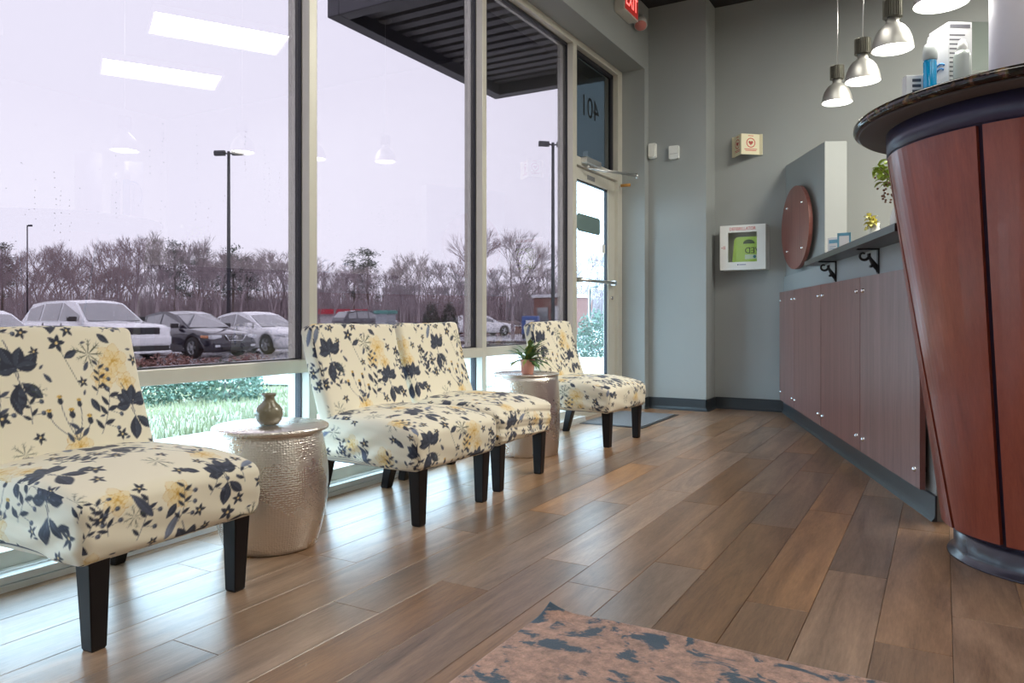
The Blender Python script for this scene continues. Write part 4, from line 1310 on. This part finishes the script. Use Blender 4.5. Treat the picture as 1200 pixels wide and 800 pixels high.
for i, (x, y, rz, sc, lb) in enumerate([(-8.9, 4.5, .3, .72, 'leafy green shrub at the left of the lawn, beyond the sill'), (-8.3, 5.5, 1.2, .75, 'leafy green shrub in the middle of the lawn'), (-7.75, 6.35, 2.4, .78, 'leafy green shrub on the lawn, nearest the vase')]):
    shrub('lawn_shrub', x, y, lawn_z(x), hf[i % 2], hs, lb, 'green shrubs on the lawn', rz, sc)
rf = [shrub_mesh(.5, .5, .5, 900, M['redleaf'], 30 + i, .05) for i in range(2)]
rs_ = stems_mesh(.45, .45, .45, M['bark'], 6)
pos = [(-14.0, 8.2), (-13.7, 8.9), (-13.5, 9.7), (-13.3, 10.5), (-13.1, 11.3), (-14.1, 7.4), (-13.9, 9.4)]
for i, (x, y) in enumerate(pos):
    z = lawn_z(x) if y < 8.4 else (-.06 if x > -12.5 else GZ)
    shrub('russet_shrub', x, y, z, rf[i % 2], rs_, 'low russet shrub in the row before the parked cars', 'russet shrubs before the parked cars', i * 1.1, .9 + .12 * (i % 3))
isl = MB().lathe([(3.2, 0), (3.2, .1), (3.0, .14), (0, .18)], 40, cap1=False)
isl.build('lawn_island', M['soil'], None, (-8.9, 18.2, GZ), label='grassy traffic island beyond the entrance door', **st)
bf = shrub_mesh(.75, .75, 1.35, 2600, mat('pale_evergreen_leaf', (.12, .18, .14), .7, var=.5, vscale=3), 41, .07)
shrub('evergreen_bush', -7.35, 17.4, GZ + .14, bf, stems_mesh(.6, .6, 1.2, M['bark'], 8), 'bushy evergreen seen through the entrance door', None)
dk = shrub_mesh(.62, .62, 2.1, 3200, M['conif'], 43, .07, cone=.45)
ds = stems_mesh(.3, .3, 1.6, M['bark'], 9)
shrub('evergreen_shrub', -25.7, 35.4, GZ, dk, ds, 'left of two dark rounded evergreens beyond the car park', 'dark rounded evergreens', 0, 1.05)
shrub('evergreen_shrub', -25.0, 36.2, GZ, dk, ds, 'right of two dark rounded evergreens beyond the car park', 'dark rounded evergreens', 1, 1.05)

# bare trees: forked skeletons grown once per variety, copied along the far tree belt
def bare_tree_mesh(seed, h_=8.0, levels=6, spread=.55):
    rd = random.Random(seed)
    mb = MB()
    def grow(p, d, ln, r_, lv):
        mid = p + d * ln * .5 + Vector((rd.uniform(-1, 1), rd.uniform(-1, 1), 0)) * ln * .05
        e = p + d * ln
        mb.tube([p, mid, e] if lv < 3 else [p, e], [r_, r_ * .85, r_ * .7] if lv < 3 else [r_, r_ * .6], 5 if lv < 2 else 3, cap=False)
        if lv >= levels: return
        n = 3 if lv < levels - 2 else 4
        for i in range(n):
            ax = Vector((rd.gauss(0, 1), rd.gauss(0, 1), rd.gauss(0, .6)))
            d2 = (d + ax.normalized() * spread * rd.uniform(.6, 1.25) + Vector((0, 0, .12))).normalized()
            st_ = p + d * ln * (1 if i < 2 else rd.uniform(.5, .95))
            grow(st_, d2, ln * rd.uniform(.62, .82), max(r_ * .58, .007), lv + 1)
    grow(Vector((0, 0, -.1)), Vector((0, 0, 1)), h_ * .27, h_ * .016, 0)
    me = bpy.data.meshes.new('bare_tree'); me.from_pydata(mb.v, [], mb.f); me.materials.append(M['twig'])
    zs = max(v[2] for v in mb.v)
    for v in me.vertices: v.co *= h_ / zs
    me.update()
    return me
tms = [bare_tree_mesh(50 + i, 8.0, 6, .5 + .08 * (i % 3)) for i in range(5)]
def gp_(px, D):
    """ground point in the direction that lies px columns along the level view, at distance D"""
    l = (px - 600) / 880; th_ = math.atan(505 / 880); s_, c_ = math.sin(th_), math.cos(th_)
    return (-s_ + l * c_) * D, (c_ + l * s_) * D
rt = random.Random(21)
GT = 'bare winter trees beyond the car park'
front = [(-10, 66, 7.6), (18, 70, 7.4), (45, 64, 7.2), (70, 72, 7.6), (98, 66, 7.6), (118, 76, 7.8), (140, 66, 8.0), (160, 60, 7.6), (185, 60, 7.6), (208, 70, 7.8), (232, 60, 7.6), (258, 68, 7.4), (283, 75, 7.4), (320, 48, 5.4), (345, 70, 6.4),
         (372, 62, 5.2), (392, 60, 5.2), (412, 64, 5.6), (432, 70, 6.0), (448, 62, 5.4), (470, 66, 5.8), (490, 75, 7.8), (506, 64, 5.8), (528, 60, 5.6), (545, 48, 6.8), (575, 70, 6.0), (601, 46, 6.6), (622, 62, 5.8), (640, 70, 6.0), (668, 60, 6.0), (690, 52, 6.0), (712, 60, 6.4), (735, 60, 6.4)]
for i, (px, D, h_) in enumerate(front):
    x, y = gp_(px, D)
    lb = 'bare winter tree in the near row beyond the car park'
    if px == 320: lb = 'small bare tree behind the white saloon, right of the lamp post'
    if px == 601: lb = 'full round bare tree seen through the third window'
    if px == 545: lb = 'thin bare tree beside the second window post'
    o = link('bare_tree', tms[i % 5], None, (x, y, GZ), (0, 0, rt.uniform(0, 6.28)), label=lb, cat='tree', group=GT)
    s_ = h_ / 8.0 * 1.05; o.scale = (s_, s_, s_)
for i in range(44):
    px = -40 + i * 18.5 + rt.uniform(-6, 6); D = rt.uniform(92, 125)
    x, y = gp_(px, D)
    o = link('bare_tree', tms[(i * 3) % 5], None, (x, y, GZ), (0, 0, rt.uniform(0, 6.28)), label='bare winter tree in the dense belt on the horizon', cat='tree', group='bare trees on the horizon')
    h_ = (6.5 + (2.8 if px < 360 else 0) + rt.uniform(-.6, .8)) / 8.0; o.scale = (h_ * 1.5, h_ * 1.5, h_)
# thicket under the far trees: nobody could count its stems
tk = MB(); rk = random.Random(77)
for i in range(16000):
    px = rk.uniform(-60, 760); D = rk.uniform(95, 130); x, y = gp_(px, D)
    h_ = rk.uniform(2.4, 6.2); dx, dy = rk.uniform(-1, 1), rk.uniform(-1, 1); w_ = rk.uniform(.03, .07)
    tk.add([(x - w_, y - w_, GZ), (x + w_, y + w_, GZ), (x + dx, y + dy, GZ + h_), (x + w_, y - w_, GZ)], [(0, 1, 2), (1, 3, 2), (3, 0, 2)])
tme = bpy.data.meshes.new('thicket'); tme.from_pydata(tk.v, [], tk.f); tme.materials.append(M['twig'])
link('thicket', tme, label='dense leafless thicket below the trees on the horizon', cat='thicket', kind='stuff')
# pines
def pine_mesh(seed, h_, n):
    rd = random.Random(seed); mb = MB()
    for k in range(n):
        t = rd.random() ** .8
        z = h_ * (.38 + .6 * t); a = rd.uniform(0, 6.28); rr_ = h_ * .2 * (1.1 - t * .75) * rd.uniform(.3, 1)
        cx_, cy_ = math.cos(a) * rr_, math.sin(a) * rr_
        for j in range(46):
            p = Vector((cx_ + rd.gauss(0, h_ * .042), cy_ + rd.gauss(0, h_ * .042), z + rd.gauss(0, h_ * .02)))
            q = Vector((rd.gauss(0, 1), rd.gauss(0, 1), rd.gauss(0, 1))).normalized() * h_ * .022
            mb.add([p, p + q, p + q.orthogonal() * .5], [(0, 1, 2)])
    me = bpy.data.meshes.new('needles'); me.from_pydata(mb.v, [], mb.f); me.materials.append(M['conif'])
    tb = MB().tube([(0, 0, -.1), (.02 * h_, 0, h_ * .5), (0, 0, h_ * .92)], [h_ * .016, h_ * .012, h_ * .004], 6, cap=False)
    for k in range(14):
        a = rd.uniform(0, 6.28); z = h_ * rd.uniform(.4, .9)
        tb.tube([(0, 0, z), (math.cos(a) * h_ * .15, math.sin(a) * h_ * .15, z + h_ * .03)], [h_ * .004, h_ * .002], 3, cap=False)
    return me, tb.mesh('trunk', M['bark'])
pm = [pine_mesh(70 + i, 9.0, 34) for i in range(2)]
for i, (px, D, h_, lb) in enumerate([(2, 70, 8.2, 'tall pine at the far left edge of the window'), (205, 88, 10.2, 'tall pine above the bare trees, left of the lamp post'), (232, 95, 10.0, 'broad pine just left of the tall lamp post'), (272, 92, 10.0, 'broad pine directly behind the tall lamp post'), (290, 96, 9.0, 'pine just right of the tall lamp post'),
                                     (414, 85, 8.6, 'left of two tall pines above the red canopy'), (432, 85, 9.0, 'right of two tall pines above the red canopy'), (345, 100, 8.0, 'pine half hidden by the first window post')]):
    x, y = gp_(px, D)
    r = empty('pine_tree', (x, y, GZ), rt.uniform(0, 6), label=lb, cat='tree', group='pines beyond the car park')
    s_ = h_ / 9.0; r.scale = (s_, s_, s_)
    link('needles', pm[i % 2][0], r); link('trunk', pm[i % 2][1], r)

# lamp posts
M['post'] = mat('dark_bronze_paint', (.035, .034, .045), .5)
def lamp_post(px, D, h_, rz, lb, twin=True):
    x, y = gp_(px, D)
    r = empty('lamp_post', (x, y, GZ), rz, label=lb, cat='lamp post')
    MB().lathe([(.3, 0), (.3, .6), (.27, .62)], 20).build('plinth', M['kerb'], r)
    MB().tube([(0, 0, .6), (0, 0, h_)], [.085, .06], 10).build('pole', M['post'], r)
    for s_ in ((-1, 1) if twin else (1,)):
        a = MB().tube([(0, 0, h_ - .1), (s_ * .18, 0, h_ - .06)], .03, 6).build('arm', M['post'], r)
        m = MB(); m.prism([(-.07, -.10), (.07, -.10), (.10, .02), (.06, .10), (-.06, .10), (-.10, .02)], .42, (s_ * .16, 0, h_ - .06), (0, 1, 0), UP, (s_, 0, 0))
        m.build('lamp_head', M['post'], r)
lamp_post(268, 30, 7.9, R(25), 'twin headed lamp post rising behind the parked cars')
lamp_post(648, 30, 8.25, R(40), 'twin headed lamp post seen through the third window')
lamp_post(32, 82, 11.3, R(20), 'far single headed lamp post above the trees', False)

# ------------------------------------------------------------------ parked cars
M['cglass'] = mat('car_window_glass', (.17, .175, .19), .05, spec=1.0, coat=1.0)  # base lightened to stand in for reflected sky
M['tyre'] = mat('black_tyre', (.015, .015, .016), .7)
M['rim'] = mat('silver_alloy_rim', (.55, .56, .58), .3, metal=.7)
M['headl'] = mat('headlamp_lens', (.62, .63, .66), .12, coat=.6)
M['amber'] = mat('amber_lens', (.6, .25, .12), .2)
M['grille'] = mat('black_grille', (.012, .012, .014), .4)
wheel_cache = {}
def wheel_meshes(r_):
    if r_ in wheel_cache: return wheel_cache[r_]
    w_ = .11
    ty = MB().lathe([(r_ * .66, -w_), (r_ * .93, -w_), (r_, -w_ * .7), (r_, w_ * .7), (r_ * .93, w_), (r_ * .66, w_)], 28, axis='y', cap0=False, cap1=False).mesh('tyre', M['tyre'])
    rm = MB().lathe([(r_ * .67, -w_ * .9), (r_ * .64, -w_ * .75), (r_ * .6, -w_ * .3), (r_ * .6, w_ * .6)], 28, axis='y', cap0=False, cap1=False)
    rm.lathe([(r_ * .16, -w_ * .82), (r_ * .13, -w_ * .9), (0, -w_ * .9)], 16, axis='y', cap0=False, cap1=False)
    for k in range(5):
        a = 2 * PI * k / 5
        d = Vector((math.cos(a), 0, math.sin(a))); n_ = Vector((-math.sin(a), 0, math.cos(a)))
        for s_ in (-1, 1):
            rm.obox(d * r_ * .38 + n_ * s_ * r_ * .075 + Vector((0, -w_ * .78, 0)), d, n_, (0, 1, 0), r_ * .27, r_ * .035, w_ * .12)
    bk = MB().lathe([(0, -w_ * .2), (r_ * .6, -w_ * .2)], 24, axis='y', cap0=False, cap1=False).mesh('hub_shadow', M['grille'])
    wheel_cache[r_] = (ty, rm.mesh('rim', M['rim']), bk)
    return wheel_cache[r_]
def car(x, y, rz, paint, kind, lb):
    """x forward, nose at +Lc/2; loft of cross sections with wheel arches cut out"""
    suv = kind == 'suv'
    Lc, Wc, H = (5.0, 1.94, 1.78) if suv else (4.85, 1.83, 1.47)
    wr = .38 if suv else .335
    r = empty('suv' if suv else 'sedan', (x, y, GZ), rz, label=lb, cat='car', group='cars parked in the row outside')
    hw = Wc / 2
    if suv:
        # x from nose, hood/belt height, bottom height, half width factor
        stn = [(0, .72, .42, .80), (.05, .98, .30, .90), (.25, 1.07, .24, .97), (.9, 1.13, .22, 1), (1.45, 1.17, .22, 1), (2.4, 1.14, .22, 1), (3.4, 1.14, .22, 1), (4.5, 1.16, .24, .99), (4.9, 1.10, .32, .95), (5.0, .9, .45, .88)]
        gh = [(1.30, 1.14), (2.15, 1.70), (2.6, 1.77), (3.6, 1.76), (4.45, 1.68), (4.9, 1.14)]
        axf, axr = .98, 4.02
    else:
        stn = [(0, .60, .36, .74), (.06, .72, .24, .86), (.3, .80, .19, .95), (.9, .89, .18, 1), (1.45, .95, .18, 1), (2.4, .93, .18, 1), (3.4, .94, .18, 1), (4.4, 1.0, .22, .98), (4.78, .97, .30, .92), (4.85, .85, .4, .85)]
        gh = [(1.25, .92), (2.15, 1.37), (2.6, 1.465), (3.1, 1.46), (3.7, 1.35), (4.45, .98)]
        axf, axr = .95, 3.75
    X = lambda d: Lc / 2 - d
    def sec(d, s_, b, f):
        w_ = hw * f
        return [(-w_ * .86, b), (-w_ * .97, b + .06), (-w_, b + (s_ - b) * .35), (-w_ * .985, b + (s_ - b) * .72), (-w_ * .93, s_ - .03), (-w_ * .78, s_), (0, s_ + .025), (w_ * .78, s_), (w_ * .93, s_ - .03), (w_ * .985, b + (s_ - b) * .72), (w_, b + (s_ - b) * .35), (w_ * .97, b + .06), (w_ * .86, b)]
    mb = MB(); vs = []
    # refine stations
    ss = []
    for i in range(len(stn) - 1):
        for t in (0, .5):
            ss.append(tuple(stn[i][k] + (stn[i + 1][k] - stn[i][k]) * t for k in range(4)))
    ss.append(stn[-1])
    m_ = 13
    for q_ in ss:
        vs += [(X(q_[0]), a, b) for a, b in sec(*q_)]
    fs = []
    for i in range(len(ss) - 1):
        for k in range(m_):
            l = (k + 1) % m_
            fs.append((i * m_ + k, i * m_ + l, (i + 1) * m_ + l, (i + 1) * m_ + k))
    fs.append(tuple(range(m_))); fs.append(tuple((len(ss) - 1) * m_ + k for k in range(m_))[::-1])
    mb.add(vs, fs, True)
    bo = mb.build('body', paint, r)
    cut = []
    for ax_ in (axf, axr):
        for s_ in (-1, 1):
            c = MB().lathe([(wr * 1.13, -.16), (wr * 1.13, .16)], 28, (X(ax_), s_ * (hw - .10), wr), axis='y', smooth=False).build('cutter', paint, r)
            md = bo.modifiers.new('b', 'BOOLEAN'); md.object = c; md.operation = 'DIFFERENCE'; md.solver = 'EXACT'
            cut.append(c)
    dg = bpy.context.evaluated_depsgraph_get(); dg.update()
    me = bpy.data.meshes.new_from_object(bo.evaluated_get(dg)); me.name = 'body'
    bo.modifiers.clear(); bo.data = me
    for c in cut: bpy.data.objects.remove(c)
    for ax_ in (axf, axr):
        for s_ in (-1, 1):
            ty, rm, bk = wheel_meshes(wr)
            wv = link('wheel', ty, r, (X(ax_), s_ * (hw - .12), wr), (0, 0, 0 if s_ < 0 else PI))
            link('rim', rm, wv); link('hub_shadow', bk, wv)
    # greenhouse
    g = MB(); vs = []
    zb = gh[0][1]
    gw = lambda z: hw * (.90 - .20 * (z - zb) / (H - zb))
    pr = [(X(d), z) for d, z in gh]
    n = len(pr)
    ghs = []
    for s_ in (-1, 1):
        for a, z in pr: vs.append((a, s_ * gw(z), z - (.03 if z < zb + .1 else 0)))
    mid = [(a, 0, z + (.03 if z > zb + .2 else .0)) for a, z in pr]
    vs += mid
    fs = [tuple(range(n)), tuple(range(n, 2 * n))[::-1]]
    for i in range(n - 1):
        fs += [(i, i + 1, 2 * n + i + 1, 2 * n + i), (2 * n + i, 2 * n + i + 1, n + i + 1, n + i)]
    g.add(vs, fs, False).build('roof', paint, r)
    def pane(name, q4, off):
        q4 = [Vector(p) for p in q4]
        nn = (q4[1] - q4[0]).cross(q4[3] - q4[0]).normalized()
        c = sum(q4, Vector()) / 4
        if nn.dot(c - Vector((0, 0, .6))) < 0: nn = -nn
        MB().add([p + nn * off for p in q4] + [p - nn * .01 for p in q4], [(0, 1, 2, 3), (4, 5, 6, 7), (0, 1, 5, 4), (1, 2, 6, 5), (2, 3, 7, 6), (3, 0, 4, 7)]).build(name, M['cglass'], r)
    lerp = lambda a, b, t: tuple(a[i] + (b[i] - a[i]) * t for i in range(3))
    def q2(i, s_, inset=.9): return (pr[i][0], s_ * gw(pr[i][1]) * inset, pr[i][1])
    def cen(i): return (pr[i][0], 0, pr[i][1] + (.03 if pr[i][1] > zb + .2 else 0))
    for s_ in (-1, 1):
        pane('windscreen', [lerp(q2(0, s_), q2(1, s_), .08), lerp(cen(0), cen(1), .06), lerp(cen(0), cen(1), .95), lerp(q2(0, s_), q2(1, s_), .94)], .012)
        pane('rear_screen', [lerp(q2(n - 1, s_), q2(n - 2, s_), .15), lerp(cen(n - 1), cen(n - 2), .15), lerp(cen(n - 1), cen(n - 2), .92), lerp(q2(n - 1, s_), q2(n - 2, s_), .92)], .012)
        # side panes between belt and roof rail
        def top(a):
            for i in range(n - 1):
                if pr[i][0] >= a >= pr[i + 1][0]:
                    t = (pr[i][0] - a) / (pr[i][0] - pr[i + 1][0]); return pr[i][1] + (pr[i + 1][1] - pr[i][1]) * t
            return zb
        if suv: spans = [(1.72, 2.72), (2.80, 3.72), (3.82, 4.52)]
        else: spans = [(1.72, 2.74), (2.82, 3.62), (3.68, 3.98)]
        for a0, a1 in spans:
            xa, xb = X(a0), X(a1)
            za, zb2 = top(xa) - .075, top(xb) - .075
            zl_ = zb + .04
            pts = [(xa, s_ * gw(zl_), zl_), (xb, s_ * gw(zl_), zl_), (xb, s_ * gw(zb2), max(zb2, zl_ + .03)), (xa, s_ * gw(za), max(za, zl_ + .03))]
            pane('side_window', pts, .01)
        mr = MB(); mr.box(X(1.75) - .06, X(1.75) + .06, s_ * (hw * .93), s_ * (hw + .17), zb + .03, zb + .17, .03); mr.build('mirror', M['black'] if kind != 'white' else paint, r)
        for dd in ((2.55, 3.55) if suv else (2.6, 3.5)):
            MB().box(X(dd) - .1, X(dd) + .1, s_ * (hw * .985), s_ * (hw + .025), zb - .20, zb - .165, .008).build('door_handle', paint, r)
            MB().box(X(dd - .62 + .5) - .004, X(dd - .62 + .5) + .004, s_ * (hw * .97), s_ * (hw + .004), .38, zb - .02).build('door_gap', M['grille'], r)
    # front
    def fbox(name, y0, y1, z0, z1, dd, m, dep=.05, b=.012, par=r):
        return MB().box(X(dd) - dep, X(dd), y0, y1, z0, z1, b).build(name, m, par)
    if suv:
        g_ = fbox('grille', -.52, .52, .80, 1.0, .0, M['grille'], .14, .04)
        for i in range(3): MB().box(X(0) - .01, X(-.008), -.46, .46, .835 + i * .05, .845 + i * .05).build('bar', M['post'], g_)
        MB().box(X(0) - .01, X(-.012), -.035, .035, .84, .96).build('bar', M['post'], g_)
        fbox('bumper', -.86, .86, .50, .76, -.04, paint, .3, .06)
        fbox('lower_grille', -.80, .80, .34, .49, -.02, M['grille'], .25, .03)
        fbox('lower_lip', -.84, .84, .27, .34, -.05, paint, .3, .02)
        for s_ in (-1, 1):
            fbox('headlight', s_ * .58, s_ * .92, .86, 1.01, .10, M['headl'], .2, .04)
    else:
        g_ = fbox('grille', -.36, .36, .56, .72, -.012, M['grille'], .14, .03)
        fr_ = MB()
        fr_.tube([(X(-.02), -.38, .73), (X(-.02), -.25, .555), (X(-.02), .25, .555), (X(-.02), .38, .73)], .016, 6); fr_.build('chrome_surround', M['chrome'], g_)
        for i in range(3): MB().box(X(-.008), X(-.02), -.33 + .02 * i, .33 - .02 * i, .695 - i * .045, .703 - i * .045).build('bar', M['chrome'], g_)
        em_ = MB().lathe([(.045, 0), (.062, .004), (.062, .010), (.045, .012)], 20, (X(-.02), 0, .64), axis='x', cap0=False, cap1=False)
        em_.box(X(-.022), X(-.032), -.075, .075, .63, .652); em_.build('emblem', M['chrome'], g_)
        fbox('bumper', -.78, .78, .30, .54, -.02, paint, .3, .06)
        fbox('lower_grille', -.5, .5, .27, .36, -.035, M['grille'], .2, .02)
        for s_ in (-1, 1):
            hl = MB().prism([(0, 0), (.34, .02), (.62, .12), (.55, .16), (.1, .10)], .05, (X(.30) + .0, s_ * .86, .60), (-.05, -s_ * 1.0, 0), UP, (1, 0, 0))
            h2 = MB(); h2.box(X(.36), X(.02), s_ * .47, s_ * .83, .60, .73, .04); h2.build('headlight', M['headl'], r)
            MB().box(X(.55), X(.2), s_ * .74, s_ * .885, .63, .72, .03).build('turn_lamp', M['amber'] if kind == 'dark' else M['headl'], r)
            fbox('fog_lamp', s_ * .56, s_ * .74, .35, .43, -.025, M['headl'], .1, .02)
    return r
pw_ = mat('white_car_paint', (.78, .78, .80), .2, coat=.6)
pk = mat('midnight_car_paint', (.018, .018, .032), .15, coat=.8)
NX = -19.3
car(NX - 2.5, 13.1, R(-2), pw_, 'suv', 'white suv with black grille parked behind the nearest chair')
car(NX - 2.5, 16.35, R(-3), pk, 'dark', 'dark saloon car parked between two white cars')
car(NX - 2.5, 19.3, R(-3), pw_, 'white', 'white saloon car parked right of the dark car')
car(NX - 2.6, 10.1, R(-2), pw_, 'white', 'white car at the left edge, mostly hidden behind the chair')
x, y = gp_(428, 58)
car(x, y, R(75), pk, 'suv', 'distant dark suv beyond the car park by the red canopy')
x, y = gp_(562, 52)
car(x, y, R(60), pw_, 'white', 'distant white car by the low brick wall')

# ------------------------------------------------------------------ far buildings and street furniture
brick = mat('dull_red_brick', (.22, .10, .085), .85, var=.25, vscale=3)
x, y = gp_(398, 66)
fc = empty('fuel_canopy', (x, y, GZ), R(40), label='low white kiosk with red canopy across the car park', cat='building')
MB().box(-2.4, 2.4, -1.6, 1.6, 1.55, 1.95).build('roof', mat('red_fascia', (.55, .03, .06), .5), fc)
MB().box(-1.6, 2.0, -1.0, 1.0, 0, 1.55).build('walls', M['paper'], fc)
for sx, sy in ((-2.2, -1.4), (2.2, -1.4), (-2.2, 1.4), (2.2, 1.4)):
    MB().box(sx - .1, sx + .1, sy - .1, sy + .1, 0, 1.56).build('post', mat('red_post', (.5, .03, .06), .5), fc)
x, y = gp_(660, 58)
bd = empty('brick_kiosk', (x, y, GZ), R(-15), label='small flat roofed brick building behind the lamp post', cat='building')
MB().box(-1.6, 1.6, -1.6, 1.6, 0, 2.75).build('walls', brick, bd)
MB().box(-1.75, 1.75, -1.75, 1.75, 2.75, 3.0).build('roof', M['paper'], bd)
MB().box(.3, 1.2, -1.66, -1.6, 0, 2.1).build('door', M['paper'], bd)
MB().box(-1.2, -.1, -1.66, -1.6, .9, 2.0).build('window', M['cglass'], bd)
x, y = gp_(622, 45)
mbx = empty('post_box', (x, y, GZ), R(20), label='blue box standing near the brick building', cat='post box')
MB().box(-.5, .5, -.4, .4, .25, 1.35, .08).build('case', mat('blue_enamel', (.05, .1, .3), .4), mbx)
MB().box(-.25, .25, -.42, -.4, .7, 1.1).build('panel', M['paper'], mbx)
for s_ in (-1, 1): MB().box(s_ * .42 - .05, s_ * .42 + .05, -.3, .3, 0, .26).build('foot', M['post'], mbx)
for (p0, p1, D0, D1, lb) in ((445, 690, 54, 60, 'long low brick wall on the far side of the car park'), (360, 470, 80, 82, 'far low pale wall below the bare trees')):
    a = Vector((*gp_(p0, D0), GZ)); b = Vector((*gp_(p1, D1), GZ))
    d = (b - a).normalized()
    w_ = empty('boundary_wall', a, label=lb, cat='wall')
    MB().prism([(0, 0), ((b - a).length, 0), ((b - a).length, .55), (0, .55)], .3, (0, 0, 0), d, UP, Vector((-d.y, d.x, 0))).build('wall_body', brick, w_)
    MB().prism([(0, .55), ((b - a).length, .55), ((b - a).length, .65), (0, .65)], .36, Vector((-d.y, d.x, 0)) * -.03, d, UP, Vector((-d.y, d.x, 0))).build('coping', M['kerb'], w_)
# planted strips in the car park
for (px, D, ln, lb) in ((520, 36, 9, 'dark planted strip across the middle of the car park'), (640, 33, 6, 'dark planted strip under the far lamp post')):
    x, y = gp_(px, D)
    MB().box(-ln / 2, ln / 2, -.7, .7, 0, .12, .03).build('planted_strip', mat('dark_mulch', (.09, .065, .06), .9, var=.4, vscale=4), None, (x, y, GZ), (0, 0, R(35)), label=lb, kind='structure')
x, y = gp_(622, 24)
lm2 = empty('litter_bin', (0, 0, 0), label='green topped litter bin beside the pavement', cat='bin')
lm2.location = (*gp_(452, 46), GZ); lm2.scale = (1.25, 1.25, 1.32)
MB().box(-.35, .35, -.35, .35, 0, 1.12, .03).build('case', mat('grey_bin', (.3, .32, .35), .5), lm2)
MB().box(-.42, .42, -.42, .42, 1.12, 1.28, .03).build('lid', mat('teal_lid', (.08, .25, .22), .5), lm2)

# ------------------------------------------------------------------ entrance canopy
cn = empty('entrance_canopy', (-3.47, 5.68, 3.2), label='dark metal canopy with ribbed underside over the entrance', cat='canopy')
M['canopy'] = mat('dark_bronze_metal', (.05, .046, .06), .45, var=.1, vscale=5)
M['deck'] = mat('dark_ribbed_deck', (.075, .068, .075), .5)
cx0, cx1, cy0, cy1 = -.73, .73, -1.28, 1.28
MB().box(cx0, cx0 + .12, cy0, cy1, 0, .26, .008).build('front_beam', M['canopy'], cn)
MB().box(cx0 + .12, cx1, cy0, cy0 + .12, 0, .26, .008).build('end_beam', M['canopy'], cn)
MB().box(cx0 + .12, cx1, cy1 - .12, cy1, 0, .26, .008).build('end_beam', M['canopy'], cn)
MB().box(cx0 + .12, cx1, cy0 + .12, cy1 - .12, .16, .20).build('deck', M['canopy'], cn)
nr = 15
rib = MB().prism([(-.045, 0), (.045, 0), (.06, .055), (-.06, .055)], (cx1 - cx0 - .12), (0, 0, 0), (0, 1, 0), UP, (1, 0, 0)).mesh('deck_rib', M['deck'])
for i in range(nr):
    link('deck_rib', rib, cn, (cx0 + .12, cy0 + .2 + i * (cy1 - cy0 - .4) / (nr - 1), .105))
